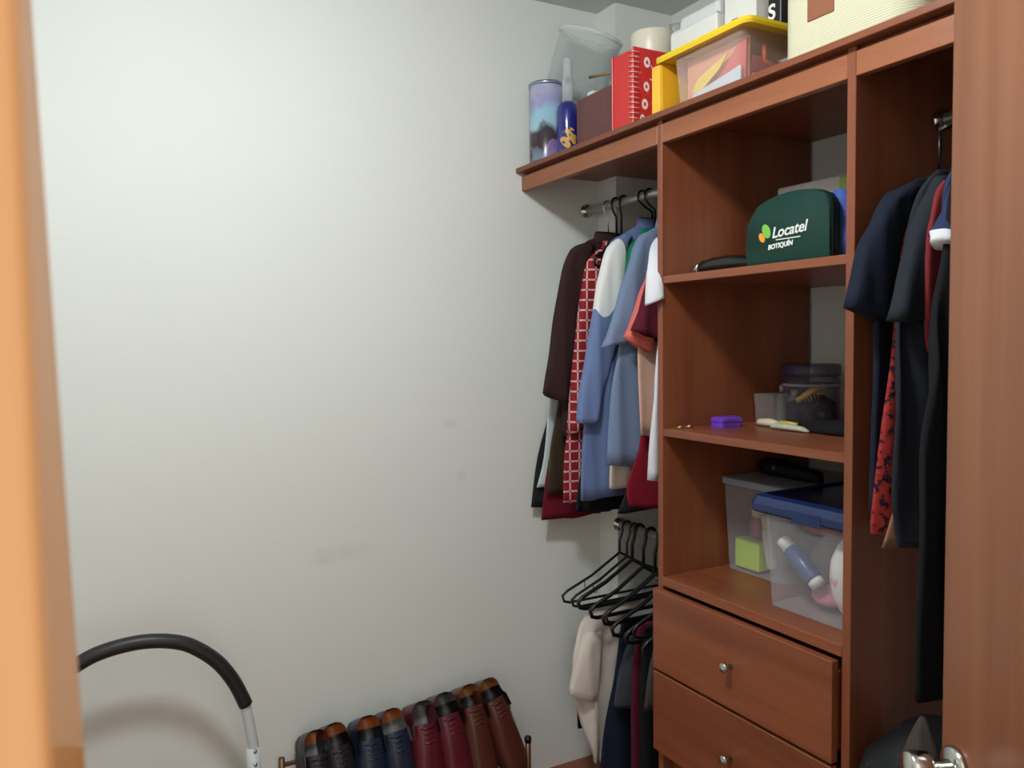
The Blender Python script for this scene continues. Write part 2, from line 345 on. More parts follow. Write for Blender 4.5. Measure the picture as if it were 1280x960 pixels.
# ------------------------------------------------------------ garments
GAR = dict(
  dark_coat=dict(y=2.165,b=[(1.484, 1.7, 0.07, 0), (1.422, 1.652, 0.14, 0), (1.373, 1.449, 0.18, 0), (1.323, 1.198, 0.2, 0), (1.268, 1.025, 0.24, 0), (1.243, 0.864, 0.24, -0.012)],s=[]),
  pale_shirt=dict(y=2.148,b=[(1.472, 1.698, 0.07, 0), (1.39, 1.649, 0.15, 0), (1.336, 1.523, 0.17, 0), (1.296, 1.312, 0.19, 0), (1.298, 1.2, 0.19, 0), (1.281, 1.026, 0.2, 0), (1.254, 0.929, 0.2, 0)],s=[]),
  burgundy=dict(y=2.13,b=[(1.46, 1.695, 0.07, 0), (1.393, 1.642, 0.14, 0), (1.35, 1.448, 0.17, 0), (1.324, 1.2, 0.18, 0), (1.275, 0.954, 0.22, 0), (1.26, 0.831, 0.22, -0.005)],s=[]),
  leopard=dict(y=2.112,b=[(1.448, 1.692, 0.07, 0), (1.388, 1.64, 0.13, 0), (1.345, 1.447, 0.17, 0), (1.319, 1.226, 0.18, 0), (1.283, 1.055, 0.2, 0), (1.267, 0.913, 0.2, -0.01)],s=[]),
  brown=dict(y=2.075,b=[(1.428, 1.699, 0.1, 0), (1.381, 1.675, 0.18, 0), (1.334, 1.603, 0.24, 0), (1.321, 1.446, 0.26, 0), (1.308, 1.253, 0.27, 0), (1.306, 1.094, 0.27, 0)],s=[(1.381, 1.68, 0.03, 0), (1.335, 1.659, 0.07, 0), (1.3, 1.59, 0.085, 0), (1.27, 1.446, 0.088, 0), (1.252, 1.327, 0.085, 0), (1.229, 1.232, 0.085, -0.045)]),
  plaid=dict(y=2.03,b=[(1.426, 1.665, 0.1, 0), (1.388, 1.642, 0.17, 0), (1.365, 1.589, 0.22, 0), (1.343, 1.421, 0.26, 0), (1.325, 1.278, 0.28, 0), (1.286, 1.064, 0.3, 0), (1.276, 0.901, 0.3, -0.015)],s=[(1.391, 1.647, 0.03, 0), (1.365, 1.622, 0.05, 0), (1.344, 1.552, 0.07, 0), (1.321, 1.421, 0.075, 0), (1.302, 1.279, 0.07, 0), (1.287, 1.112, 0.07, 0)]),
  blue=dict(y=1.9,b=[(1.465, 1.72, 0.09, 0), (1.408, 1.689, 0.17, 0), (1.352, 1.65, 0.24, 0), (1.323, 1.509, 0.28, 0), (1.3, 1.328, 0.29, 0), (1.268, 1.148, 0.3, 0), (1.256, 0.932, 0.3, 0.01)],s=[(1.394, 1.682, 0.03, 0), (1.343, 1.645, 0.06, 0), (1.31, 1.554, 0.085, 0), (1.287, 1.448, 0.09, 0), (1.267, 1.329, 0.085, 0), (1.245, 1.239, 0.075, 0), (1.234, 1.157, 0.06, -0.008)]),
  green=dict(y=1.868,b=[(1.455, 1.704, 0.08, 0), (1.426, 1.668, 0.14, 0), (1.406, 1.599, 0.2, 0), (1.394, 1.44, 0.22, 0), (1.371, 1.259, 0.24, 0), (1.358, 1.077, 0.24, 0)],s=[(1.441, 1.68, 0.03, 0), (1.395, 1.644, 0.05, 0), (1.369, 1.531, 0.08, 0), (1.319, 1.407, 0.09, 0)]),
  cream=dict(y=1.845,b=[(1.457, 1.69, 0.08, 0), (1.428, 1.654, 0.14, 0), (1.408, 1.575, 0.18, 0), (1.394, 1.44, 0.2, 0), (1.359, 1.26, 0.22, 0), (1.32, 1.059, 0.24, 0), (1.314, 0.97, 0.26, -0.005)],s=[]),
  grayblue=dict(y=1.8,b=[(1.458, 1.704, 0.08, 0), (1.41, 1.679, 0.16, 0), (1.366, 1.635, 0.22, 0), (1.344, 1.526, 0.25, 0), (1.319, 1.373, 0.26, 0), (1.289, 1.264, 0.26, 0), (1.274, 1.04, 0.28, -0.02)],s=[(1.41, 1.681, 0.03, 0), (1.374, 1.662, 0.06, 0), (1.333, 1.569, 0.085, 0), (1.285, 1.438, 0.1, 0), (1.247, 1.361, 0.11, 0.03)]),
  coral=dict(y=1.745,b=[(1.441, 1.655, 0.08, 0), (1.4, 1.618, 0.16, 0), (1.367, 1.566, 0.2, 0), (1.35, 1.437, 0.22, 0), (1.334, 1.34, 0.22, 0), (1.344, 1.122, 0.2, -0.01)],s=[(1.413, 1.62, 0.03, 0), (1.375, 1.584, 0.06, 0), (1.345, 1.523, 0.08, 0), (1.313, 1.448, 0.085, 0), (1.281, 1.39, 0.085, -0.04)]),
  darkred=dict(y=1.772,b=[(1.455, 1.647, 0.08, 0), (1.432, 1.614, 0.14, 0), (1.407, 1.438, 0.18, 0), (1.381, 1.218, 0.2, 0), (1.361, 1.087, 0.2, 0), (1.318, 0.989, 0.2, 0), (1.325, 0.927, 0.2, -0.02)],s=[]),
  maroon=dict(y=1.71,b=[(1.431, 1.65, 0.08, 0), (1.404, 1.623, 0.15, 0), (1.387, 1.563, 0.16, 0), (1.382, 1.393, 0.16, 0), (1.381, 1.286, 0.16, 0)],s=[(1.403, 1.628, 0.03, 0), (1.367, 1.605, 0.05, 0), (1.335, 1.541, 0.08, 0), (1.303, 1.457, 0.1, 0), (1.282, 1.409, 0.12, -0.035)]),
  white=dict(y=1.64,b=[(1.426, 1.673, 0.08, 0), (1.381, 1.64, 0.15, 0), (1.346, 1.577, 0.2, 0), (1.33, 1.393, 0.22, 0), (1.293, 1.189, 0.24, 0), (1.283, 1.021, 0.24, -0.015)],s=[]),
  dark1=dict(y=1.99,b=[(1.43, 1.682, 0.07, 0), (1.392, 1.633, 0.15, 0), (1.371, 1.444, 0.2, 0), (1.354, 1.159, 0.24, 0), (1.31, 0.971, 0.27, 0), (1.284, 0.879, 0.3, -0.02)],s=[]),
  dark2=dict(y=1.822,b=[(1.49, 1.666, 0.08, 0), (1.447, 1.597, 0.15, 0), (1.426, 1.372, 0.2, 0), (1.414, 1.123, 0.22, 0), (1.369, 0.99, 0.24, 0), (1.324, 0.902, 0.26, 0.0)],s=[]),
  navytee=dict(y=0.93,b=[(1.34, 1.666, 0.07, 0), (1.286, 1.643, 0.13, 0), (1.233, 1.616, 0.2, 0), (1.214, 1.522, 0.26, 0), (1.212, 1.385, 0.28, 0), (1.21, 1.274, 0.28, 0), (1.207, 1.065, 0.3, 0.0)],s=[(1.286, 1.648, 0.03, 0), (1.233, 1.619, 0.05, 0), (1.203, 1.583, 0.08, 0), (1.173, 1.534, 0.09, 0), (1.135, 1.436, 0.1, -0.03)]),
  reddress=dict(y=0.9,b=[(1.32, 1.634, 0.07, 0), (1.277, 1.604, 0.12, 0), (1.245, 1.507, 0.16, 0), (1.23, 1.398, 0.18, 0), (1.219, 1.317, 0.19, 0), (1.201, 1.195, 0.21, 0), (1.185, 1.066, 0.24, 0), (1.191, 1.045, 0.24, -0.02)],s=[]),
  beige=dict(y=0.885,b=[(1.32, 1.618, 0.07, 0), (1.3, 1.548, 0.1, 0), (1.265, 1.384, 0.12, 0), (1.254, 1.275, 0.14, 0), (1.232, 1.139, 0.16, 0), (1.192, 1.023, 0.2, -0.01)],s=[]),
  greytee=dict(y=0.86,b=[(1.285, 1.662, 0.06, 0), (1.26, 1.643, 0.12, 0), (1.23, 1.607, 0.18, 0), (1.212, 1.515, 0.22, 0), (1.2, 1.384, 0.24, 0), (1.188, 1.279, 0.24, 0), (1.187, 1.12, 0.25, 0), (1.208, 1.027, 0.25, -0.01)],s=[(1.265, 1.647, 0.03, 0), (1.24, 1.615, 0.06, 0), (1.216, 1.574, 0.085, 0), (1.186, 1.501, 0.095, 0), (1.15, 1.413, 0.09, -0.01)]),
  redshirt=dict(y=0.825,b=[(1.25, 1.635, 0.06, 0), (1.234, 1.615, 0.12, 0), (1.223, 1.576, 0.16, 0), (1.211, 1.537, 0.18, 0), (1.211, 1.403, 0.18, 0), (1.22, 1.358, 0.18, 0)],s=[]),
  navycuff=dict(y=0.79,b=[(1.217, 1.642, 0.06, 0), (1.205, 1.625, 0.12, 0), (1.194, 1.582, 0.16, 0), (1.197, 1.471, 0.18, 0), (1.203, 1.383, 0.18, 0)],s=[(1.213, 1.63, 0.03, 0), (1.198, 1.606, 0.05, 0), (1.182, 1.575, 0.07, 0), (1.16, 1.537, 0.075, -0.015)]),
  longdark=dict(y=0.765,b=[(1.182, 1.619, 0.06, 0), (1.175, 1.588, 0.12, 0), (1.168, 1.492, 0.14, 0), (1.146, 1.383, 0.16, 0), (1.127, 1.288, 0.18, 0), (1.113, 1.168, 0.2, 0), (1.11, 0.948, 0.22, 0), (1.121, 0.822, 0.22, -0.02)],s=[]),
  lwhite=dict(y=2.0,b=[(1.342, 0.573, 0.2, 0), (1.325, 0.544, 0.2, 0), (1.304, 0.487, 0.2, 0), (1.286, 0.417, 0.19, 0), (1.302, 0.291, 0.17, 0), (1.339, 0.164, 0.14, 0), (1.362, 0.09, 0.1, 0)],s=[(1.321, 0.508, 0.06, 0), (1.298, 0.452, 0.08, 0), (1.263, 0.335, 0.1, -0.05)]),
  lnavy=dict(y=1.9,b=[(1.396, 0.562, 0.2, 0), (1.387, 0.528, 0.22, 0), (1.349, 0.32, 0.24, 0), (1.319, 0.141, 0.26, 0), (1.307, 0.043, 0.27, 0)],s=[]),
  lgrey=dict(y=1.86,b=[(1.401, 0.538, 0.2, 0), (1.38, 0.494, 0.2, 0), (1.354, 0.406, 0.2, 0), (1.337, 0.327, 0.2, -0.015)],s=[]),
  lmaroon=dict(y=1.8,b=[(1.384, 0.583, 0.2, 0), (1.369, 0.539, 0.2, 0), (1.352, 0.382, 0.2, 0), (1.354, 0.174, 0.2, 0), (1.353, 0.057, 0.2, 0)],s=[]),
  ldark=dict(y=1.75,b=[(1.362, 0.591, 0.2, 0), (1.35, 0.537, 0.2, 0), (1.342, 0.381, 0.2, 0), (1.344, 0.2, 0.2, 0), (1.343, 0.063, 0.2, 0)],s=[]),
  lbrown=dict(y=1.68,b=[(1.35, 0.582, 0.15, 0), (1.328, 0.521, 0.16, 0), (1.309, 0.395, 0.16, -0.01)],s=[]),
  lbehind=dict(y=2.08,b=[(1.426, 0.515, 0.08, 0), (1.404, 0.442, 0.1, 0), (1.373, 0.32, 0.12, 0), (1.354, 0.248, 0.12, 0), (1.354, 0.166, 0.1, -0.005)],s=[]),
)
def smooth_rings(rows, k=4):
    o = spline([(r[0], r[1], 0) for r in rows], k); w = spline([(r[2], r[3], 0) for r in rows], k)
    return [(a.x, a.y, max(b.x, .01), b.y) for a, b in zip(o, w)]

def cloth(name, rows, y, mat, parent, half=.014, amp=.006, freq=60, ph=0., n=36, taper=True, dy=None):
    R_ = smooth_rings(rows); rings = []; M = len(R_)
    for i, (xl, zl, w, dz) in enumerate(R_):
        f = i/(M-1); ring = []
        hb = half*(0.45 + 0.55*min(1, f*5)) if taper else half
        cx = xl + w/2; yy = y + (dy(f) if dy else 0)
        for k in range(n):
            a = 2*math.pi*k/n; c, s = math.cos(a), math.sin(a)
            ux = math.copysign(abs(c)**.75, c); uy = math.copysign(abs(s)**.6, s)
            x = cx + ux*w/2; u = (x-xl)/w
            rip = amp*min(1, f*2.2)*(math.sin(freq*(x-1.2) + ph + 1.3*f) + .5*math.sin(freq*1.9*(x-1.2) + 2*ph - 2*f) + .35*math.sin(freq*.8*(x-1.2)*(1+f) + 14*zl + ph))
            rings_z = zl + dz*u + .004*math.sin(freq*.7*x+ph)*(f > .97)
            ring.append(Vector((x, yy + uy*hb + rip, rings_z)))
        rings.append(ring)
    return loft(name, rings, mat, parent, True, True)

def garment(name, label, key, mat, cat='shirt', group='clothes on the upper rail', sleeve_mat=None, back=True, collar=None, half=.014, amp=.008, freq=60):
    g = GAR[key]; y = g['y']; top = g['b'][0]
    cx = top[0] + top[2]/2
    root = thing(name, label, cat, (cx, y, g['b'][-1][1]), group)
    ph = (y*37) % 6.28
    cloth('body', g['b'], y, mat, root, half, amp, freq, ph)
    if g['s']:
        sm = sleeve_mat or mat
        cloth('sleeve', g['s'], y-.014, sm, root, .02, .003, 90, ph)
        if back:
            last = g['s'][-1]
            rows = [(2*cx - r[0] - r[2], r[1], r[2], 0) for r in g['s']]
            lim = 1.73 if y < 2.07 else 1.515
            rows = [(min(r[0], lim - r[2]), r[1], r[2], r[3]) for r in rows]
            cloth('sleeve', rows, y+.006, sm, root, .016, .003, 90, ph+1)
    if collar:
        z = top[1]
        for k, (hh, ww) in enumerate(((.022, 1.0),)):
            rings = []
            for q, (dz, sc) in enumerate(((-.012, 1.05), (.0, 1.02), (.016, .92), (.018, .86), (.004, .84))):
                rings.append([Vector((cx + math.cos(a)*.052*sc, y + math.sin(a)*.026*sc, z + dz - .006*math.sin(a)*(-1))) for a in [2*math.pi*i/24 for i in range(24)]])
            loft('collar', rings, collar, root, True, False)
    return root

def ellipse_mask(t, x, z, sx, sz, rot=0.0):
    tc = t.nodes.new('ShaderNodeTexCoord'); sp = t.nodes.new('ShaderNodeSeparateXYZ'); t.links.new(tc.outputs['Object'], sp.inputs[0])
    dx = math_n(t, 'SUBTRACT', sp.outputs[0], x); dz = math_n(t, 'SUBTRACT', sp.outputs[2], z)
    c, s = math.cos(rot), math.sin(rot)
    a = math_n(t, 'DIVIDE', math_n(t, 'ADD', math_n(t, 'MULTIPLY', dx, c), math_n(t, 'MULTIPLY', dz, s)), sx)
    b = math_n(t, 'DIVIDE', math_n(t, 'SUBTRACT', math_n(t, 'MULTIPLY', dz, c), math_n(t, 'MULTIPLY', dx, s)), sz)
    d = math_n(t, 'ADD', math_n(t, 'MULTIPLY', a, a), math_n(t, 'MULTIPLY', b, b))
    return math_n(t, 'LESS_THAN', d, 1.0)

def plaid_mat():
    m_, t, b = mat_new('red_plaid'); tc = t.nodes.new('ShaderNodeTexCoord'); sp = t.nodes.new('ShaderNodeSeparateXYZ'); t.links.new(tc.outputs['Object'], sp.inputs[0])
    ux = math_n(t, 'ADD', sp.outputs[0], math_n(t, 'MULTIPLY', sp.outputs[1], -.8))
    def line(o, per, wd, off=0.0):
        return math_n(t, 'LESS_THAN', math_n(t, 'FRACT', math_n(t, 'ADD', math_n(t, 'DIVIDE', o, per), off)), wd)
    f = math_n(t, 'MAXIMUM', line(ux, .034, .16, .2), line(sp.outputs[2], .030, .17))
    f2 = math_n(t, 'MULTIPLY', line(ux, .034, .16, .2), line(sp.outputs[2], .030, .17))
    c = mixc(t, f, lin((138, 22, 34)), lin((222, 172, 168))); c = mixc(t, f2, c, lin((90, 60, 60)))
    t.links.new(c, b.inputs['Base Color']); b.inputs['Roughness'].default_value = .9
    return m_

def noise_mat(name, stops, scale=20, zs=1.0, rough=.9):
    m_, t, b = mat_new(name)
    nz = N(t, 'ShaderNodeTexNoise', i_Scale=float(scale), i_Detail=3.0); t.links.new(coord(t, (1, 1, zs)), nz.inputs['Vector'])
    t.links.new(ramp(t, nz.outputs[0], [(p, lin(c)) for p, c in stops]), b.inputs['Base Color'])
    b.inputs['Roughness'].default_value = rough; b.inputs['Specular IOR Level'].default_value = .25
    return m_

F = {k: fabric('cloth_' + k, c) for k, c in dict(
    brown=(58, 38, 36), charcoal=(38, 38, 42), pale=(196, 208, 212), burgundy=(112, 22, 40), blue=(104, 122, 166), green=(18, 122, 92),
    cream=(222, 206, 194), greyblue=(120, 138, 168), coral=(226, 116, 106), peach=(220, 178, 158), darkred=(140, 26, 44), maroon=(92, 28, 46),
    white=(226, 226, 232), black=(24, 24, 28), navy=(26, 32, 48), navy2=(44, 54, 84), dgrey=(38, 42, 50), red=(132, 46, 48), beige=(150, 112, 92),
    offwhite=(226, 216, 206), offwhite2=(206, 200, 194), slate=(62, 66, 76), taupe=(78, 68, 64), deepnavy=(24, 32, 52)).items()}
PLAID = plaid_mat()
LEOP = noise_mat('dark_mottled_cloth', [(.3, (30, 26, 24)), (.5, (64, 52, 34)), (.62, (96, 90, 44)), (.75, (44, 40, 34))], 9, .35)
REDP = noise_mat('red_speckled_cloth', [(.40, (34, 22, 34)), (.46, (150, 44, 44)), (.8, (168, 58, 52))], 90)
# jersey: periwinkle with a white panel on the sleeve
JER, t_, b_ = mat_new('jersey_sleeve')
g_ = GAR['blue']; ox_ = g_['b'][0][0] + g_['b'][0][2]/2; oz_ = g_['b'][-1][1]
mk = ellipse_mask(t_, 1.340-ox_, 1.560-oz_, .046, .115, -.26)
t_.links.new(mixc(t_, mk, lin((104, 122, 166)), lin((226, 226, 224))), b_.inputs['Base Color']); b_.inputs['Roughness'].default_value = .85

UP = 'clothes on the upper left rail'
garment('long_coat', 'charcoal garment hanging nearest the white wall, only its hem showing', 'dark_coat', F['charcoal'], 'coat', UP, half=.007, amp=.001)
garment('long_shirt', 'pale white shirt peeking out left of the brown jacket', 'pale_shirt', F['pale'], 'shirt', UP, half=.007, amp=.001)
garment('long_dress', 'burgundy garment whose hem shows below the mottled dark blouse', 'burgundy', F['burgundy'], 'dress', UP, half=.007, amp=.001)
garment('blouse', 'dark mottled blouse showing below the brown jacket', 'leopard', LEOP, 'blouse', UP, half=.007, amp=.001)
garment('jacket', 'dark brown long-sleeved jacket, leftmost full garment on the upper rail', 'brown', F['brown'], 'jacket', UP, collar=F['brown'], half=.011)
garment('plaid_shirt', 'red shirt with a pale pink check beside the brown jacket', 'plaid', PLAID, 'shirt', UP, collar=PLAID, half=.012, amp=.004)
garment('trousers', 'black garment whose hem hangs lowest, below the blue jersey', 'dark1', F['black'], 'trousers', UP)
garment('jersey', 'periwinkle blue jersey with a white panel on the sleeve', 'blue', F['blue'], 'shirt', UP, sleeve_mat=JER, collar=F['blue'], half=.016)
garment('polo_shirt', 'green shirt, a narrow strip between two blue shirts', 'green', F['green'], 'shirt', UP, half=.009, amp=.003)
garment('blouse', 'cream blouse whose hem shows under the grey-blue shirt', 'cream', F['cream'], 'blouse', UP, half=.009, amp=.003)
garment('short_sleeved_shirt', 'grey-blue short-sleeved shirt with a side slit', 'grayblue', F['greyblue'], 'shirt', UP, collar=F['greyblue'], half=.013, amp=.004)
garment('skirt', 'black garment with its hem low beside the wooden upright', 'dark2', F['charcoal'], 'skirt', UP, half=.007, amp=.002)
garment('short_sleeved_shirt', 'peach shirt with coral sleeves', 'coral', F['peach'], 'shirt', UP, sleeve_mat=F['coral'], half=.008, amp=.003)
garment('blouse', 'dark red blouse with its hem showing beside the cream one', 'darkred', F['darkred'], 'blouse', UP, half=.006, amp=.002)
garment('t_shirt', 'maroon short-sleeved t-shirt in front of the coral sleeves', 'maroon', F['maroon'], 'shirt', UP, half=.008, amp=.003)
wt = garment('t_shirt', 'white t-shirt nearest the upright, its sleeve poking out past the wood', 'white', F['white'], 'shirt', UP, half=.014)
sp_ = spline([(1.335, 1.64, 1.64), (1.30, 1.615, 1.615), (1.262, 1.573, 1.575), (1.232, 1.541, 1.525), (1.224, 1.532, 1.472)], 5)
rings = []
for i, p in enumerate(sp_):
    f = i/(len(sp_)-1); wv = .016 + .008*f; th = .012 + .006*f
    u = Vector((.79, -.62, -.25)).normalized(); v = Vector((.62, .79, 0))
    rings.append([p + u*math.cos(a)*wv + v*math.sin(a)*th + Vector((0, 0, .014*f*math.cos(a))) for a in [2*math.pi*k/24 for k in range(24)]])
loft('sleeve', rings, F['white'], wt)

RB = 'clothes in the right bay'
garment('t_shirt', 'navy short-sleeved t-shirt overlapping the right upright', 'navytee', F['navy'], 'shirt', RB, back=False, half=.013)
garment('dress', 'red dress with dark speckles between the dark t-shirts', 'reddress', REDP, 'dress', RB, half=.008, amp=.003)
garment('top', 'beige top, only its hem showing under the speckled red dress', 'beige', F['beige'], 'shirt', RB, half=.005, amp=.002)
garment('t_shirt', 'charcoal short-sleeved t-shirt in front of the navy one', 'greytee', F['dgrey'], 'shirt', RB, back=False, half=.01)
garment('shirt', 'dull red shirt hanging below the white cuff by the door', 'redshirt', F['red'], 'shirt', RB, half=.009, amp=.003)
nc = garment('shirt', 'navy shirt with a white sleeve cuff beside the open door', 'navycuff', F['navy2'], 'shirt', RB, back=False, half=.008, amp=.002)
s1 = GAR['navycuff']['s'][-1]
cloth('cuff', [(s1[0]-.001, s1[1]+.008, s1[2]*.5, s1[3]), (s1[0]-.003, s1[1]-.006, s1[2]*.5, s1[3])], .79-.016, F['white'], nc, .020, .002, 90, 0, taper=False)
garment('trousers', 'long dark trousers hanging beside the open door', 'longdark', F['black'], 'trousers', RB, half=.012)

# ------------------------------------------------------------ hangers
def hanger(label, y, cx, rx, rz, zn, half, drop, mat, group, r=.0035, bar=True, notch=False, name='clothes_hanger'):
    h = thing(name, label, 'hanger', (cx, y, rz), group)
    R0 = .0125 + r
    pts = [(rx + R0*math.cos(a), y, rz + R0*math.sin(a)) for a in [math.radians(-15 + 13*k) for k in range(16)]]
    pts += [(rx - R0*.98, y, rz - .012), ((rx - R0 + cx)/2, y, rz - .03), (cx, y, rz - .042), (cx, y, zn)]
    tube('hook', pts, r*.85, mat, h, 8)
    L = [(cx, y, zn), (cx - half*.5, y, zn - drop*.55), (cx - half*.92, y, zn - drop*.88), (cx - half, y, zn - drop), (cx - half*.97, y, zn - drop - .018), (cx - half*.88, y, zn - drop - .024)]
    Rr = [(2*cx - p[0], p[1], p[2]) for p in reversed(L)]
    tube('frame', L + Rr[:-1] if bar else L[:4], r, mat, h, 8, closed=bar)
    if notch:
        for s in (-1, 1):
            nx = cx + s*half*.62; nz_ = zn - drop*.66
            tube('notch_hook', [(nx, y, nz_), (nx, y, nz_-.02), (nx - s*.006, y, nz_-.027), (nx - s*.014, y, nz_-.023)], .0015, mat, h, 6)
    return h

for key, lab, mt in (('brown', 'chrome wire hanger of the brown jacket', CHROME), ('plaid', 'black hanger inside the red checked shirt', BLACKP), ('dark1', 'black hanger of the black low-hemmed garment', BLACKP),
                     ('blue', 'black hanger inside the blue jersey', BLACKP), ('green', 'black hanger inside the green shirt', BLACKP), ('grayblue', 'black hanger inside the grey-blue shirt', BLACKP),
                     ('coral', 'black hanger inside the peach shirt', BLACKP), ('maroon', 'black hanger inside the maroon t-shirt', BLACKP), ('white', 'black hanger inside the white t-shirt', BLACKP)):
    g = GAR[key]; tp = g['b'][0]; cx = tp[0]+tp[2]/2
    hanger(lab, g['y'], cx, 1.475, 1.80, min(tp[1]+.005, 1.745), .10, .06, mt, 'hangers on the upper left rail', .0022 if mt is CHROME else .004)
for key, lab in (('navytee', 'black hanger inside the navy t-shirt'), ('greytee', 'black hanger inside the charcoal t-shirt')):
    g = GAR[key]; tp = g['b'][0]; cx = tp[0]+tp[2]/2
    hanger(lab, g['y'], cx+.02, 1.475, 1.795, tp[1]+.01, .08, .05, BLACKP, 'hangers in the right bay', .004)

LR = 'clothes on the lower left rail'
LH = 'hangers on the lower left rail'
hanger('empty black hanger, the leftmost one on the lower rail', 2.05, 1.497, 1.525, .795, .716, .214, .105, BLACKP, LH, .0042, notch=True)
hanger('empty black hanger, second from the left on the lower rail', 2.012, 1.497, 1.525, .795, .712, .205, .105, BLACKP, LH, .0042, notch=True)
low = [('lwhite', 1.985, 'black hanger holding the off-white blouse'), ('lnavy', 1.93, 'black hanger holding the navy trousers'), ('lgrey', 1.875, 'black hanger holding the slate garment'), ('lmaroon', 1.815, 'black hanger holding the maroon trousers'),
       ('ldark', 1.76, 'black hanger holding the black trousers'), ('lbrown', 1.69, 'black hanger holding the taupe garment')]
for i, (k, y, lab) in enumerate(low):
    hanger(lab, y, 1.497, 1.525, .795, .708 - .008*i, .2 - .006*(i % 3), .10 + .004*(i % 2), BLACKP, LH, .0062)
for i, (y, lab) in enumerate(((1.847, 'empty black hanger between the slate and maroon garments'), (1.727, 'empty black hanger nearest the drawers upright'))):
    hanger(lab, y, 1.500+.004*(i % 2), 1.525, .795, .712-.006*i, .2, .105, BLACKP, LH, .0046)
garment('blouse', 'off-white blouse on the lower rail, leftmost garment there', 'lwhite', F['offwhite'], 'blouse', LR, back=False, half=.018, amp=.007, freq=75)
garment('shorts', 'navy shorts peeking out below the sleeve of the off-white blouse', 'lbehind', F['deepnavy'], 'shorts', LR, half=.006, amp=.002)
for key, nm, lab, mt, cat in (('lnavy', 'trousers', 'navy trousers hanging beside the off-white blouse', F['deepnavy'], 'trousers'), ('lgrey', 'shorts', 'slate grey garment hanging in front of the navy trousers', F['slate'], 'shorts'),
                         ('lmaroon', 'trousers', 'maroon trousers, a narrow strip between dark ones', F['maroon'], 'trousers'), ('ldark', 'trousers', 'black trousers nearest the drawers', F['black'], 'trousers'),
                         ('lbrown', 'shorts', 'taupe garment beside the drawers upright', F['taupe'], 'shorts')):
    garment(nm, lab, key, mt, cat, LR, half=.014, amp=.006, freq=50)

# ------------------------------------------------------------ things on top of the unit
ZT = 1.912
can_m, t_, b_ = mat_new('printed_tin')
tc = t_.nodes.new('ShaderNodeTexCoord'); sp = t_.nodes.new('ShaderNodeSeparateXYZ'); t_.links.new(tc.outputs['Object'], sp.inputs[0])
nz = N(t_, 'ShaderNodeTexNoise', i_Scale=16.0, i_Detail=3.0, i_Distortion=.6); t_.links.new(coord(t_, (1, 1, .7)), nz.inputs['Vector'])
hz = math_n(t_, 'ADD', math_n(t_, 'DIVIDE', sp.outputs[2], .235), math_n(t_, 'MULTIPLY', math_n(t_, 'SUBTRACT', nz.outputs[0], .5), .55))
base_c = ramp(t_, hz, [(.05, lin((120, 130, 150))), (.16, lin((58, 46, 50))), (.34, lin((66, 56, 62))), (.45, lin((158, 190, 206))), (.62, lin((150, 196, 216))), (.78, lin((158, 158, 200))), (.95, lin((190, 190, 216)))])
nz2 = N(t_, 'ShaderNodeTexNoise', i_Scale=11.0, i_Detail=1.0); t_.links.new(coord(t_, (1, 1, .4), (4, 2, 1)), nz2.inputs['Vector'])
fl = math_n(t_, 'GREATER_THAN', nz2.outputs[0], .57)
t_.links.new(mixc(t_, math_n(t_, 'MULTIPLY', fl, .55), base_c, lin((150, 128, 190))), b_.inputs['Base Color']); b_.inputs['Roughness'].default_value = .25
cn = thing('tin_canister', 'tall round printed tin in lilac and pale blue at the board end', 'tin', (1.278, 2.108, ZT))
lathe('body', [(.0, 0), (.052, 0), (.0525, .004), (.0525, .228), (.0, .228)], can_m, cn, (1.278, 2.108, ZT), n=40)
lathe('lid', [(.0, .226), (.054, .226), (.054, .236), (.051, .238), (.050, .233), (.0, .233)], plain('tin_rim', (150, 170, 185), .3, .8), cn, (1.278, 2.108, ZT), n=40)
lathe('rim', [(.0, .0), (.0542, .0), (.0542, .006), (.0, .006)], plain('tin_base', (120, 130, 140), .3, .8), cn, (1.278, 2.108, ZT), n=40)

bb = thing('spray_bottle', 'small dark blue bottle beside the printed tin', 'bottle', (1.298, 2.022, ZT))
bbm, t_, b_ = mat_new('blue_bottle'); b_.inputs['Roughness'].default_value = .12; b_.inputs['Coat Weight'].default_value = .6
mk = ellipse_mask(t_, -.012, .055, .02, .03)
tc = t_.nodes.new('ShaderNodeTexCoord'); nzb = N(t_, 'ShaderNodeTexNoise', i_Scale=70.0); t_.links.new(tc.outputs['Object'], nzb.inputs['Vector'])
t_.links.new(mixc(t_, math_n(t_, 'MULTIPLY', mk, math_n(t_, 'GREATER_THAN', nzb.outputs[0], .45)), lin((34, 38, 120)), lin((206, 160, 70))), b_.inputs['Base Color'])
lathe('body', [(.0, 0), (.031, 0), (.033, .006), (.033, .135), (.031, .15), (.022, .162), (.014, .168), (.0, .168)], bbm, bb, (1.298, 2.022, ZT))
CLR = clear('clear_plastic', (225, 232, 232), .10, .05)
lathe('cap', [(.016, .165), (.016, .225), (.012, .232), (.012, .285), (.010, .29), (.0, .29)], clear('clear_cap', (232, 236, 238), .3, .06), bb, (1.298, 2.022, ZT), n=20)
lathe('nozzle', [(.0, .228), (.006, .228), (.006, .236), (.0, .238)], BLACKP, bb, (1.298, 2.022, ZT), n=14)

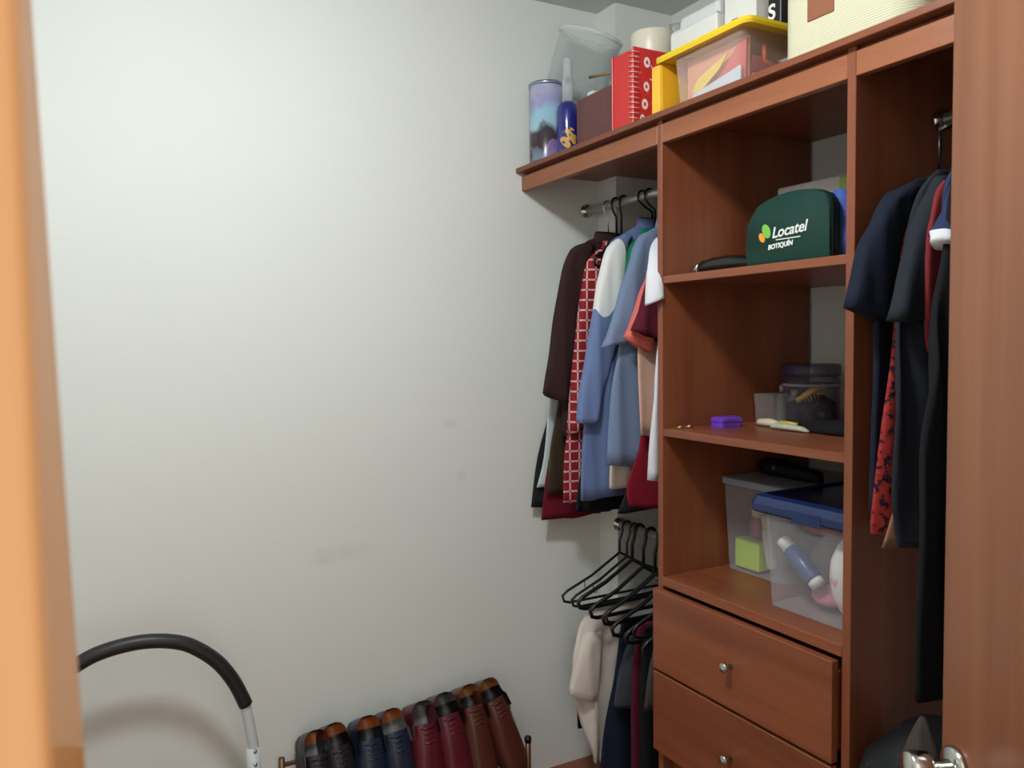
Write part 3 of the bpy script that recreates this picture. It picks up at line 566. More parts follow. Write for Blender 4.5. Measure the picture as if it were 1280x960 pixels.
jr = thing('clear_jar', 'large clear plastic jar lying tilted behind the blue bottle', 'jar', (1.40, 2.06, 2.12))
axis = Vector((.18, -.30, 1)).normalized()
lathe('body', [(.0, -.095), (.075, -.095), (.092, -.075), (.094, -.03), (.094, .075), (.096, .08), (.096, .092), (.091, .092), (.090, -.07), (.074, -.09), (.0, -.09)], CLR, jr, (1.39, 2.085, 2.205), axis, n=44, cap=False)
lathe('rim', [(.0965, .086), (.099, .088), (.099, .097), (.0965, .099), (.094, .094), (.0965, .086)], clear('clear_rim', (235, 240, 240), .3, .05), jr, (1.39, 2.085, 2.205), axis, n=44, cap=False)

cr = thing('wooden_box', 'open dark red wooden box behind the blue bottle', 'box', (1.36, 1.85, ZT))
CRW = wood('dark_red_wood', (84, 46, 44), (112, 66, 60), 'z', .45)
for a in ((1.285, 1.295, 1.755, 1.955), (1.50, 1.51, 1.755, 1.955), (1.295, 1.50, 1.755, 1.765), (1.295, 1.50, 1.945, 1.955)):
    box('side', *a, ZT, 2.062, CRW, cr, .001, 1)
box('bottom', 1.295, 1.50, 1.765, 1.945, ZT, ZT+.008, CRW, cr)
tag(tube('pencil', [(1.33, 1.955, 2.135), (1.33, 1.84, 2.115), (1.34, 1.79, 1.95)][:2] , .0045, plain('pencil_wood', (142, 112, 78), .6), None, 8), 'thin brown stick lying across the wooden box', 'stick')
tl = loft('pouch', [[Vector((1.39 + (.05+.02*f)*math.cos(a), 1.83 + .045*math.sin(a), 1.93 + .165*f + .02*f*math.cos(a*2))) for a in [2*math.pi*k/16 for k in range(16)]] for f in (0, .3, .6, .9, 1.0)], fabric('teal_cloth', (84, 160, 166)))
tag(tl, 'small teal pouch inside the wooden box', 'pouch')
pp = box('paper', 1.31, 1.36, 1.91, 1.94, ZT+.008, 2.085, plain('paper_white', (222, 220, 210), .8), None, .004)
tag(pp, 'folded white paper standing in the wooden box', 'paper')

# red spiral album
ra = thing('spiral_album', 'red spiral-bound album with white circles standing beside the wooden box', 'album', (1.31, 1.69, ZT))
RED = plain('red_cover', (206, 44, 44), .4)
rp, t_, b_ = mat_new('red_pattern'); b_.inputs['Roughness'].default_value = .4
c_ = lin((206, 44, 44))
for (x, z, r) in ((-.016, .166, .013), (-.018, .106, .012), (-.023, .062, .013), (-.031, .026, .010), (.012, .14, .012), (.016, .085, .010), (.012, .04, .012), (.02, .175, .009)):
    o1 = ellipse_mask(t_, x, z, r*.75, r); o2 = ellipse_mask(t_, x, z, r*.28, r*.4)
    c_ = mixc(t_, math_n(t_, 'SUBTRACT', o1, o2), c_, lin((236, 228, 222)))
c_ = mixc(t_, math_n(t_, 'SUBTRACT', ellipse_mask(t_, -.004, .142, .013, .022, .5), ellipse_mask(t_, -.009, .145, .012, .020, .5)), c_, lin((236, 228, 222)))
n_ = N(t_, 'ShaderNodeTexNoise', i_Scale=70.0); t_.links.new(coord(t_), n_.inputs['Vector'])
t_.links.new(mixc(t_, math_n(t_, 'GREATER_THAN', n_.outputs[0], .66), c_, lin((226, 150, 50))), b_.inputs['Base Color'])
box('pages', 1.252, 1.365, 1.653, 1.733, ZT, 2.108, RED, ra, .002, 1)
box('cover', 1.25, 1.368, 1.647, 1.652, ZT, 2.112, rp, ra, .0015, 1)
box('cover', 1.25, 1.368, 1.734, 1.738, ZT, 2.112, RED, ra, .0015, 1)
RING = plain('ring_wire', (226, 190, 180), .35, .5)
for k in range(14):
    z = 2.10 - k*.0125
    tube('ring', [(1.258 + .013*math.cos(a), 1.653 + .013*math.sin(a), z + .003*math.sin(a)) for a in [2*math.pi*i/12 for i in range(12)]], .0013, RING, ra, 5, closed=True)

tr = thing('tape_roll', 'cream roll of tape lying on the red album', 'tape', (1.365, 1.715, 2.112))
lathe('roll', [(.030, 0), (.055, 0), (.056, .003), (.056, .065), (.055, .068), (.030, .068), (.030, 0)], plain('tape_cream', (214, 208, 190), .35), tr, (1.365, 1.715, 2.112), n=36, cap=False)
lathe('core', [(.026, 0), (.030, 0), (.030, .068), (.026, .068), (.026, 0)], plain('card_core', (150, 124, 96), .8), tr, (1.365, 1.715, 2.112), n=30, cap=False)

yb = thing('yellow_box', 'upright yellow box between the red album and the clear bin', 'box', (1.30, 1.55, ZT))
YEL = plain('yellow_plastic', (236, 176, 36), .4)
box('body', 1.25, 1.345, 1.536, 1.570, ZT, 2.036, YEL, yb, .003, 2)
box('spine', 1.2475, 1.25, 1.5375, 1.5685, ZT+.004, 2.032, plain('yellow_spine', (244, 190, 60), .4), yb)

# clear bin with yellow lid
cb = thing('storage_bin', 'clear plastic bin with a bright yellow lid on the top board', 'bin', (1.36, 1.39, ZT))
BIN = clear('bin_plastic', (226, 200, 190), .20, .15)
def shell(name, cx, cy, hx0, hy0, hx1, hy1, z0, z1, r, mat, parent, th=.003):
    rings = [rrect(cx, cy, hx1-th, hy1-th, r, z1), rrect(cx, cy, hx1, hy1, r, z1), rrect(cx, cy, hx0, hy0, r, z0), rrect(cx, cy, .01, .01, .005, z0)]
    return loft(name, rings, mat, parent, False, True)
shell('tub', 1.362, 1.3895, .098, .103, .106, .112, ZT+.0005, 2.036, .014, BIN, cb)
LIDY = plain('yellow_lid', (232, 196, 30), .4)
lr = [rrect(1.362, 1.402, a, b, .02, z) for a, b, z in ((.112, .142, 2.036), (.121, .152, 2.034), (.123, .154, 2.040), (.121, .152, 2.048), (.10, .13, 2.050), (.098, .128, 2.046))]
loft('lid', lr, LIDY, cb, False, True)
def sheet(name, pts, th, mat, label, cat, group=None, nrm=(1, 0, 0)):
    n = Vector(nrm).normalized()*th; k = len(pts)
    v = [Vector(p) for p in pts] + [Vector(p)+n for p in pts]
    f = [list(range(k)), list(range(k, 2*k))] + [[i, (i+1) % k, k+(i+1) % k, k+i] for i in range(k)]
    return tag(mesh(name, v, f, mat), label, cat, group)
IN = 'papers inside the yellow-lidded bin'
sheet('card', [(1.290, 1.49, 1.916), (1.290, 1.296, 1.916), (1.290, 1.296, 2.03), (1.290, 1.40, 2.03), (1.290, 1.49, 2.03)], .004, plain('card_salmon', (226, 160, 130), .7), 'salmon card inside the yellow-lidded bin', 'card', IN)
sheet('card', [(1.283, 1.41, 1.93), (1.283, 1.298, 1.93), (1.283, 1.295, 2.022), (1.283, 1.315, 2.022)], .004, plain('card_rose', (206, 92, 92), .7), 'rose red card in the right half of the yellow-lidded bin', 'card', IN)
sheet('card', [(1.276, 1.460, 1.948), (1.276, 1.440, 1.975), (1.276, 1.345, 2.005), (1.276, 1.37, 1.978), (1.276, 1.43, 1.945)], .003, plain('card_yellow', (238, 214, 90), .7), 'slanting yellow card inside the yellow-lidded bin', 'card', IN)
sheet('paper', [(1.270, 1.455, 1.916), (1.270, 1.300, 1.916), (1.270, 1.300, 1.965), (1.270, 1.36, 1.955), (1.270, 1.45, 1.942)], .004, plain('paper_blue', (200, 218, 228), .7), 'pale blue paper along the bottom of the yellow-lidded bin', 'paper', IN)
sheet('paper', [(1.30, 1.292, 1.916), (1.44, 1.292, 1.916), (1.44, 1.292, 1.94), (1.30, 1.292, 1.95)], .003, plain('paper_grey', (190, 200, 204), .7), 'grey-blue paper at the right end of the yellow-lidded bin', 'paper', IN, (0, 1, 0))
sheet('card', [(1.30, 1.297, 1.945), (1.44, 1.297, 1.935), (1.44, 1.297, 1.985), (1.30, 1.297, 1.99)], .003, plain('card_crimson', (176, 62, 70), .7), 'crimson card at the right end of the yellow-lidded bin', 'card', IN, (0, 1, 0))
tag(tube('clip', [(1.325, 1.2865, 2.012), (1.325, 1.2865, 1.978), (1.37, 1.2865, 1.968)], .0045, plain('orange_plastic', (240, 96, 30), .4), None, 8), 'orange clip at the right end of the yellow-lidded bin', 'clip')

# white cartons on the lid
WC = plain('white_carton', (214, 214, 210), .55)
wc = thing('carton', 'long white carton on the yellow lid', 'carton', (1.37, 1.48, 2.050))
box('body', 1.30, 1.42, 1.405, 1.565, 2.050, 2.118, WC, wc, .003, 1)
box('flap', 1.302, 1.418, 1.407, 1.563, 2.118, 2.122, plain('carton_flap', (204, 205, 204), .6), wc, .001, 1)
box('package', 1.33, 1.43, 1.43, 1.57, 2.122, 2.165, plain('wrap_white', (206, 207, 205), .5), None, .012, 3)
tag(bpy.data.objects['package'], 'white wrapped package on top of the long carton', 'package')
w2 = thing('carton', 'taller white carton with a grey square at the right end of the yellow lid', 'carton', (1.36, 1.345, 2.050))
box('body', 1.315, 1.41, 1.302, 1.397, 2.050, 2.165, WC, w2, .003, 1)
box('label_square', 1.3142, 1.315, 1.355, 1.372, 2.072, 2.090, plain('grey_print', (120, 120, 118), .6), w2)
# plastic bag standing at the back
rings = []
for f, (a, b) in zip((0, .15, .4, .65, .82, .9, .95, 1.0), ((.07, .06), (.085, .07), (.085, .068), (.07, .055), (.04, .03), (.02, .018), (.03, .026), (.045, .03))):
    rings.append([Vector((1.60 + .8*a*math.cos(q)*(1+.08*math.sin(5*q+f*9)), 1.885 + .8*b*math.sin(q)*(1+.08*math.cos(4*q+f*7)), ZT + .385*f + .01*math.sin(3*q)*(f > .9))) for q in [2*math.pi*k/28 for k in range(28)]])
bg_ = loft('plastic_bag', rings, plain('bag_white', (200, 206, 204), .4), None)
tag(bg_, 'white plastic bag tied at the top, standing behind the tape roll', 'bag')
# black tin with a white letter
FONT_M = plain('white_print', (232, 232, 228), .6)
def text(name, s, size, origin, xdir, ydir, mat, parent, shear=0.0, bold=0.0, ext=.0004):
    cu = bpy.data.curves.new(name, 'FONT'); cu.body = s; cu.size = size; cu.shear = shear; cu.offset = bold; cu.extrude = ext
    ob = bpy.data.objects.new(name + '_src', cu); COL.objects.link(ob)
    dg = bpy.context.evaluated_depsgraph_get(); me = bpy.data.meshes.new_from_object(ob.evaluated_get(dg))
    bpy.data.objects.remove(ob)
    X, Y = Vector(xdir).normalized(), Vector(ydir).normalized(); Z = X.cross(Y)
    M = Matrix((X, Y, Z)).transposed().to_4x4(); M.translation = Vector(origin) - wloc(parent)
    me.transform(M); me.materials.clear(); me.materials.append(mat)
    o = bpy.data.objects.new(name, me); COL.objects.link(o); o.parent = parent
    return o
bt = thing('black_tin', 'small black tin with a white letter behind the beige basket', 'tin', (1.37, 1.285, 2.050))
box('body', 1.345, 1.40, 1.258, 1.296, 2.050, 2.135, plain('black_card', (22, 22, 24), .4), bt, .004, 2)
text('lettering', 'S', .045, (1.3445, 1.294, 2.066), (0, -1, 0), (0, 0, 1), FONT_M, bt, 0, .0012)
# beige basket
bk = thing('fabric_basket', 'beige fabric basket with a brown leather tag on the top board', 'basket', (1.40, 1.04, ZT))
bm_, t_, b_ = mat_new('beige_weave')
wv = t_.nodes.new('ShaderNodeTexWave'); wv.bands_direction = 'Z'; wv.inputs['Scale'].default_value = 70; wv.inputs['Distortion'].default_value = 2; t_.links.new(coord(t_), wv.inputs['Vector'])
t_.links.new(mixc(t_, wv.outputs[0], lin((198, 194, 164)), lin((214, 210, 182))), b_.inputs['Base Color']); b_.inputs['Roughness'].default_value = .9
bump(t_, b_, wv.outputs[0], .25, .002)
rr = [rrect(1.405, 1.035, .15*s, .150*s, .05, z, 8) for s, z in ((.10, ZT+.001), (.985, ZT+.001), (1.0, ZT+.012), (1.0, 2.16), (1.01, 2.165), (.98, 2.165), (.975, ZT+.02), (.1, ZT+.02))]
loft('body', rr, bm_, bk, True, True)
box('leather_tag', 1.2525, 1.2555, 1.047, 1.108, 1.983, 2.05, plain('leather', (140, 84, 56), .6), bk, .001, 1)

# ------------------------------------------------------------ upper shelf
S1, S2, S3 = 1.5336, 1.1703, .812
pc = thing('first_aid_pouch', 'dark green zipped pouch with a leaf logo and white lettering on the upper shelf', 'pouch', (1.31, 1.17, S1))
prof = spline([(1.283, S1+.001, 0), (1.283, 1.60, 0), (1.272, 1.640, 0), (1.235, 1.664, 0), (1.177, 1.675, 0), (1.120, 1.673, 0), (1.085, 1.662, 0), (1.070, 1.635, 0), (1.068, S1+.001, 0)], 4)
pts = [(p.x, p.y) for p in prof]
GRN = fabric('green_nylon', (24, 58, 50), .7); GRD = fabric('dark_zip_tape', (20, 30, 30), .8)
prism_x('front_panel', pts, 1.272, 1.284, GRN, pc, .006)
cy_, cz_ = 1.176, 1.60
prism_x('zip_band', [(cy_ + (a-cy_)*1.012, max(S1+.0008, cz_ + (b-cz_)*1.012)) for a, b in pts], 1.281, 1.292, GRD, pc, .002)
prism_x('back_panel', pts, 1.289, 1.302, GRN, pc, .006)
text('lettering', 'Locatel', .0305, (1.2712, 1.211, 1.588), (0, -1, .06), (0, 0, 1), FONT_M, pc, .22, .0005)
text('lettering', 'BOTIQUÍN', .0135, (1.2712, 1.221, 1.5655), (0, -1, .06), (0, 0, 1), FONT_M, pc, .12, .0005)
box('underline', 1.2708, 1.272, 1.137, 1.200, 1.5825, 1.5845, FONT_M, pc)
for nm, c, (yy, zz), (ry, rz), rot in (('leaf', (120, 190, 70), (1.226, 1.604), (.010, .016), -.5), ('leaf', (232, 150, 50), (1.238, 1.592), (.007, .011), -.6)):
    v = [(1.2708, yy + ry*math.cos(a)*math.cos(rot) - rz*math.sin(a)*math.sin(rot), zz + ry*math.cos(a)*math.sin(rot) + rz*math.sin(a)*math.cos(rot)) for a in [2*math.pi*k/24 for k in range(24)]]
    v += [(1.2722, p[1], p[2]) for p in v]
    mesh(nm, v, [list(range(24)), list(range(24, 48))] + [[i, (i+1) % 24, 24+(i+1) % 24, 24+i] for i in range(24)], plain('logo_' + nm, c, .6), pc)

dv = thing('hair_trimmer', 'slim black handheld device with a silver end lying left of the green pouch', 'device', (1.30, 1.36, S1))
def bar_y(name, st, cx, mat, parent, z0):
    rings = [[Vector((cx + w*math.cos(a), y, z0 + h/2 + h/2*math.sin(a))) for a in [2*math.pi*k/20 for k in range(20)]] for y, w, h in st]
    return loft(name, rings, mat, parent)
bar_y('body', [(1.452, .012, .026), (1.44, .016, .030), (1.40, .018, .035), (1.35, .017, .035), (1.30, .015, .028), (1.26, .011, .018), (1.245, .006, .010)], 1.295, plain('black_gloss', (20, 20, 22), .25), dv, S1+.001)
bar_y('tip', [(1.480, .004, .008), (1.474, .010, .018), (1.458, .013, .025), (1.450, .0125, .027)], 1.295, STEEL, dv, S1+.001)
wb = box('flat_box', 1.50, 1.535, 1.20, 1.414, S1, 1.742, plain('white_card', (206, 204, 200), .6), None, .006, 2)
tag(wb, 'flat white box standing behind the green pouch', 'box')
ob = box('green_box', 1.45, 1.50, 1.11, 1.195, S1, 1.727, plain('olive_card', (92, 104, 38), .6), None, .003, 1)
tag(ob, 'olive green box standing behind the blue bag', 'box')
rings = []
for f in [k/9 for k in range(10)]:
    s = .030*(1 - .25*abs(f-.3)) * (1 if f < .9 else .7)
    rings.append([Vector((1.338 + (s*1.0+.004*math.sin(3*a+f*11))*math.cos(a), 1.093 + (s*1.2+.005*math.sin(4*a+f*13))*math.sin(a), S1 + .001 + .136*f)) for a in [2*math.pi*k/24 for k in range(24)]])
tag(loft('cloth_bag', rings, fabric('royal_blue_cloth', (70, 92, 168), .7), None), 'bright blue crumpled cloth bag beside the green pouch', 'bag')

# ------------------------------------------------------------ middle shelf
pu = thing('purple_case', 'small purple plastic case on the middle shelf', 'case', (1.40, 1.468, S2))
PUR = plain('purple_plastic', (110, 62, 190), .25)
loft('base', [rrect(1.392, 1.468, .036, .022, .012, z) for z in (S2+.0005, S2+.013)], PUR, pu, False)
loft('lid', [rrect(1.392, 1.468, a, b, .012, z) for a, b, z in ((.037, .023, S2+.014), (.037, .023, S2+.021), (.032, .018, S2+.025))], PUR, pu, False)
GOLD = plain('gold', (214, 190, 120), .25, 1.0)
for k, (x, y) in enumerate(((1.275, 1.502), (1.292, 1.488))):
    o = tube('ring', [(x + .009*math.cos(a), y + .009*math.sin(a), S2+.0035+.002*k) for a in [2*math.pi*i/20 for i in range(20)]], .002, GOLD, None, 8, closed=True)
    tag(o, ('small gold ring nearest the left upright on the middle shelf', 'gold ring beside the first one, nearer the shelf edge')[k], 'ring', 'rings on the middle shelf')
sb = thing('clear_cup', 'small square clear plastic cup beside the big jar', 'cup', (1.525, 1.452, S2))
shell('body', 1.525, 1.450, .026, .030, .030, .034, S2+.0005, 1.246, .006, clear('cup_plastic', (214, 214, 210), .07, .06), sb)
for k, (x, y, h, c, lab) in enumerate(((1.585, 1.47, .095, (120, 130, 110), 'small greenish bottle behind the clear cup'), (1.565, 1.415, .085, (170, 165, 165), 'small pale bottle between the cup and the jar'))):
    o = thing('small_bottle', lab, 'bottle', (x, y, S2), 'small bottles by the jar')
    lathe('body', [(.0, 0), (.014, 0), (.0145, .004), (.0145, h*.7), (.009, h*.8), (.0, h*.8)], clear('bottle_%d' % k, c, .5, .1), o, (x, y, S2+.0005), n=18)
    lathe('cap', [(.0, h*.8), (.0095, h*.8), (.0095, h), (.0, h)], plain('cap_%d' % k, (190, 190, 188), .3, .4), o, (x, y, S2+.0005), n=16)
jx_, jy_ = 1.60, 1.395
jt = thing('jar', 'large clear jar with a dark purple lid on the middle shelf', 'jar', (jx_, jy_, S2))
lathe('body', [(.0, .001), (.064, .001), (.067, .006), (.067, .112), (.062, .122), (.060, .122), (.064, .110), (.064, .006), (.0, .005)], clear('jar_tint', (110, 106, 122), .10, .05), jt, (jx_, jy_, S2), n=40, cap=False)
lathe('lid', [(.0, .122), (.069, .120), (.070, .122), (.070, .146), (.066, .150), (.0, .150)], clear('lid_tint', (66, 58, 92), .5, .1), jt, (jx_, jy_, S2), n=40)
lathe('band', [(.068, .095), (.0685, .095), (.0685, .102), (.068, .102), (.068, .095)], clear('jar_band', (150, 150, 165), .5, .1), jt, (jx_, jy_, S2), n=40, cap=False)
tag(lathe('dark_filling', [(.0, .008), (.058, .008), (.060, .02), (.058, .055), (.03, .072), (.0, .062)], noise_mat('dark_trinkets', [(.4, (26, 22, 24)), (.6, (60, 46, 38)), (.72, (110, 84, 50))], 60), None, (jx_, jy_, S2), n=24), 'dark trinkets filling the clear jar', 'trinkets')
bpy.data.objects['dark_filling']['kind'] = 'stuff'
cg = thing('comb', 'gold comb lying slanted inside the jar', 'comb', (jx_-.03, jy_, S2+.06))
A, B = Vector((jx_-.055, jy_-.005, S2+.060)), Vector((jx_-.020, jy_-.058, S2+.098))
tube('spine', [A, (A+B)/2 + Vector((0, 0, .004)), B], [.006, .009, .006], plain('gold_plastic', (226, 168, 70), .35), cg, 10)
for k in range(7):
    p = A.lerp(B, .15+.11*k); tube('tooth', [p, p + Vector((.004, -.004, -.016))], .0012, bpy.data.materials['gold_plastic'], cg, 5)
b1 = thing('brush', 'cream brush with a yellow handle lying before the clear cup', 'brush', (1.47, 1.41, S2))
bar_y('head', [(1.440, .006, .010), (1.432, .012, .018), (1.40, .014, .020), (1.378, .011, .016), (1.372, .006, .012)], 1.468, plain('cream_plastic', (214, 206, 178), .5), b1, S2+.001)
bar_y('handle', [(1.375, .006, .012), (1.35, .006, .012), (1.325, .005, .010)], 1.475, plain('yellow_handle', (206, 190, 70), .4), b1, S2+.006)
b2 = bar_y('brush', [(1.372, .006, .006), (1.36, .012, .014), (1.32, .014, .016), (1.28, .010, .012), (1.262, .004, .005)], 1.442, plain('pale_green_plastic', (184, 186, 166), .5), None, S2+.001)
tag(b2, 'pale green flat comb lying before the jar', 'comb')
rings = []
for f, s, in ((0, .92), (.25, 1.0), (.6, .9), (.85, .62), (1.0, .2)):
    rings.append([Vector((1.50 + .062*s*math.cos(a)*(1+.06*math.sin(3*a)), 1.185 + .15*s*math.sin(a)*(1+.05*math.cos(5*a)), S2 + .001 + .028*f)) for a in [2*math.pi*k/32 for k in range(32)]])
tag(loft('cap', rings, fabric('black_cotton', (24, 24, 28)), None), 'black folded cap at the right of the middle shelf', 'cap')
tag(box('pouch', 1.62, 1.69, 1.14, 1.30, S2, S2+.068, fabric('dark_red_cloth', (92, 30, 36)), None, .02, 4), 'dark red pouch behind the black cap', 'pouch')

# ------------------------------------------------------------ bottom shelf: two clear bins
BX = clear('frosted_bin', (206, 206, 212), .15, .18)
ba = thing('storage_bin', 'clear bin with a clear lid at the back of the bottom shelf', 'bin', (1.56, 1.41, S3))
shell('tub', 1.565, 1.408, .138, .094, .145, .105, S3+.0005, 1.028, .015, BX, ba)
loft('lid', [rrect(1.565, 1.408, a, b, .018, z) for a, b, z in ((.148, .1085, 1.024), (.150, .110, 1.026), (.150, .110, 1.040), (.14, .10, 1.042))], clear('frosted_lid', (176, 180, 196), .45, .25), ba, False)
bb_ = thing('storage_bin', 'clear bin with a navy blue lid at the front of the bottom shelf', 'bin', (1.45, 1.14, S3))
shell('tub', 1.46, 1.1335, .158, .112, .170, .122, S3+.0005, 1.026, .02, BX, bb_)
NAVL = plain('navy_lid', (24, 42, 86), .22)
loft('lid', [rrect(1.46, 1.1445, a, b, .024, z) for a, b, z in ((.166, .126, 1.026), (.178, .139, 1.012), (.181, .1415, 1.016), (.181, .1415, 1.030), (.174, .136, 1.046), (.16, .122, 1.050), (.155, .118, 1.045))], NAVL, bb_, False)
box('clip', 1.2765, 1.2800, 1.09, 1.16, 1.008, 1.032, NAVL, bb_, .001, 1)

def lbottle(name, label, A, B, r, cb_, cc, c2=None, group='bottles in the bottom shelf bins'):
    A, B = Vector(A), Vector(B); L = (B-A).length; ax = (B-A)
    o = thing(name, label, 'bottle', tuple(A), group)
    lathe('body', [(.0, 0), (r*.9, 0), (r, .004), (r, L*.72), (r*.75, L*.76), (.0, L*.76)], plain('bottle_' + name, cb_, .3), o, A, ax, 20)
    lathe('cap', [(.0, L*.76), (r*.8, L*.76), (r*.8, L*.99), (r*.7, L), (.0, L)], plain('cap_' + name, cc, .4), o, A, ax, 20)
    if c2: lathe('base', [(.0, -L*.12), (r*.8, -L*.12), (r*.85, .002), (.0, .002)], plain('base_' + name, c2, .4), o, A, ax, 20)
    return o
lbottle('lotion_bottle', 'blue bottle with white ends lying slanted in the navy-lidded bin', (1.335, 1.150, .882), (1.335, 1.236, .950), .0195, (44, 76, 124), (226, 226, 222), (226, 226, 222))
lbottle('pink_bottle', 'pink bottle with a cream cap in the back bin', (1.505, 1.474, .835), (1.505, 1.472, .968), .022, (176, 90, 110), (222, 206, 180))
lbottle('cream_tube', 'slim cream tube leaning in the back bin', (1.46, 1.385, .83), (1.46, 1.410, .955), .012, (206, 196, 180), (214, 204, 186))
gb = thing('lime_box', 'lime green little box in the back bin', 'box', (1.47, 1.44, S3+.006))
box('carton', 1.440, 1.472, 1.408, 1.488, .818, .886, plain('lime_card', (196, 226, 60), .6), gb, .002, 1)
box('flap', 1.440, 1.472, 1.4085, 1.4875, .886, .889, plain('lime_card_top', (170, 200, 52), .6), gb)
def lump(name, c, rad, mat, label, cat, sd=1):
    rings = []; K = 9
    for i in range(K):
        ph = math.pi*i/(K-1); s = max(.06, math.sin(ph))
        rings.append([Vector((c[0] + rad[0]*s*math.cos(a)*(1+.10*math.sin(3*a+sd+ph*2)), c[1] + rad[1]*s*math.sin(a)*(1+.10*math.cos(4*a+2*sd-ph)), c[2] - rad[2]*math.cos(ph)*(1+.06*math.sin(2*a+sd)))) for a in [2*math.pi*k/20 for k in range(20)]])
    return tag(loft(name, rings, mat, None), label, cat)
lump('towel', (1.36, 1.068, .905), (.055, .045, .088), noise_mat('white_pink_cloth', [(.3, (226, 222, 216)), (.62, (222, 216, 210)), (.7, (216, 150, 160))], 26), 'white cloth with pink dots in the navy-lidded bin', 'cloth', 2)
lump('pouch', (1.40, 1.14, .842), (.06, .05, .022), fabric('pink_cloth', (196, 120, 140)), 'pink pouch at the bottom of the navy-lidded bin', 'pouch', 3)
lump('pouch', (1.45, 1.19, .89), (.07, .045, .065), fabric('grey_cloth', (150, 148, 150)), 'grey pouch in the navy-lidded bin', 'pouch', 4)
lump('makeup_bag', (1.40, 1.16, .985), (.06, .06, .02), fabric('rose_cloth', (150, 70, 80)), 'rose make-up bag under the navy lid', 'bag', 5)
lump('pouch', (1.60, 1.42, .87), (.06, .06, .05), fabric('mauve_cloth', (120, 104, 124)), 'mauve pouch at the back of the clear-lidded bin', 'pouch', 6)
bp = thing('rolled_pouch', 'black rolled pouch lying on the clear lid of the back bin', 'pouch', (1.52, 1.42, 1.043))
bar_y('body', [(1.47, .006, .012), (1.462, .03, .042), (1.43, .034, .046), (1.40, .026, .04), (1.34, .02, .034), (1.30, .017, .030), (1.29, .006, .012)], 1.52, fabric('black_nylon', (20, 22, 34), .6), bp, 1.043)
bar_y('strap', [(1.418, .0335, .047), (1.408, .0335, .047)], 1.52, BLACKP, bp, 1.0435)

# ------------------------------------------------------------ floor: shoes on a rack, grip frame, bags
def shoe(name, label, P, T, width, mats, lace=None, group=None, L=.285, collar=.072):
    up, heel_in, lin_, sole_m = mats
    T = Vector(T).normalized(); Zv = Vector((0, -.88, .47)); Zv = (Zv - T*Zv.dot(T)).normalized(); Yv = Zv.cross(T)
    O = Vector(P) - Zv*collar
    root = thing(name, label, 'shoe', tuple(O), group)
    W = lambda t, y, z: O + T*(t*L) + Yv*(y*width) + Zv*z
    st = [(0, .010, collar, 1), (.02, .026, collar*1.0, 1), (.06, .035, collar*.98, 1), (.11, .038, collar*.93, 1), (.14, .039, collar*.91, 1), (.165, .0395, collar*.92, 1), (.19, .040, collar*.97, 1),
          (.215, .042, .079, 0), (.34, .044, .078, 0), (.50, .043, .068, 0), (.66, .045, .053, 0), (.80, .044, .043, 0), (.90, .037, .037, 0), (.965, .027, .030, 0), (1.0, .008, .022, 0)]
    v = []; f = []; n = 15
    for (t, w, h, op) in st:
        for j in range(n):
            if op:
                if j <= 4: u = j/4; p = (-w*(1-.16*u*u), h*u)
                elif j >= 10: u = (14-j)/4; p = (w*(1-.16*u*u), h*u)
                else: p = (w*.84*(j-7)/3, h)
            else:
                a = math.pi*(1 - j/14); c, s = math.cos(a), math.sin(a)
                p = (w*math.copysign(abs(c)**.7, c), h*abs(s)**.75)
            v.append(W(t, p[0], p[1]))
    for i in range(len(st)-1):
        for j in range(n-1):
            if (st[i][3]) and 4 <= j < 10: continue
            f.append((i*n+j, i*n+j+1, (i+1)*n+j+1, (i+1)*n+j))
    f.append([0, 14, 13, 12, 11, 10, 4, 3, 2, 1])
    f.append([(len(st)-1)*n + j for j in range(n)])
    mesh('upper', v, f, up, root, True)
    def lining(nm, sel, m_):
        vv = []; ff = []; k = 9
        for (t, w, h, op) in sel:
            for j in range(k):
                q = [(-.84, 1), (-.80, .7), (-.78, .4), (-.6, .2), (0, .17), (.6, .2), (.78, .4), (.80, .7), (.84, 1)][j]
                vv.append(W(t + (.012 if t < .01 else 0), q[0]*w, q[1]*h))
        for i in range(len(sel)-1):
            for j in range(k-1): ff.append((i*k+j, i*k+j+1, (i+1)*k+j+1, (i+1)*k+j))
        if sel[0][0] < .01: ff.append(list(range(k)))
        mesh(nm, vv, ff, m_, root, True)
    lining('heel_lining', st[:4], heel_in); lining('lining', st[3:9], lin_)
    rings = []
    for z, s in ((-.004, 1.04), (.004, 1.06), (.008, 1.02)):
        ring = [W(t, -w*s, z) for (t, w, h, o_) in st] + [W(t, w*s, z) for (t, w, h, o_) in reversed(st)]
        rings.append(ring)
    loft('sole', rings, sole_m, root, False)
    hs = st[:5]
    rings = [[W(t, -w*1.0, z) for (t, w, h, o_) in hs] + [W(t, w*1.0, z) for (t, w, h, o_) in reversed(hs)] for z in (-.028, -.004)]
    loft('heel', rings, sole_m, root, False)
    if lace:
        for k in range(4):
            t = .26 + .045*k; hh = .0805 - .0022*k
            tube('lace', [W(t, -.020, hh*.90), W(t, -.008, hh+.002), W(t, .008, hh+.002), W(t, .020, hh*.90)], .0022, lace, root, 6)
    return root
LEA = {k: plain('leather_' + k, c, .35) for k, c in dict(black=(34, 32, 40), navy=(32, 42, 62), burg=(94, 27, 40), brown=(86, 43, 33), grey=(110, 110, 110), orange=(196, 112, 56), tan=(186, 120, 60), dark=(30, 26, 26), sole=(40, 34, 32), greyd=(62, 62, 66)).items()}
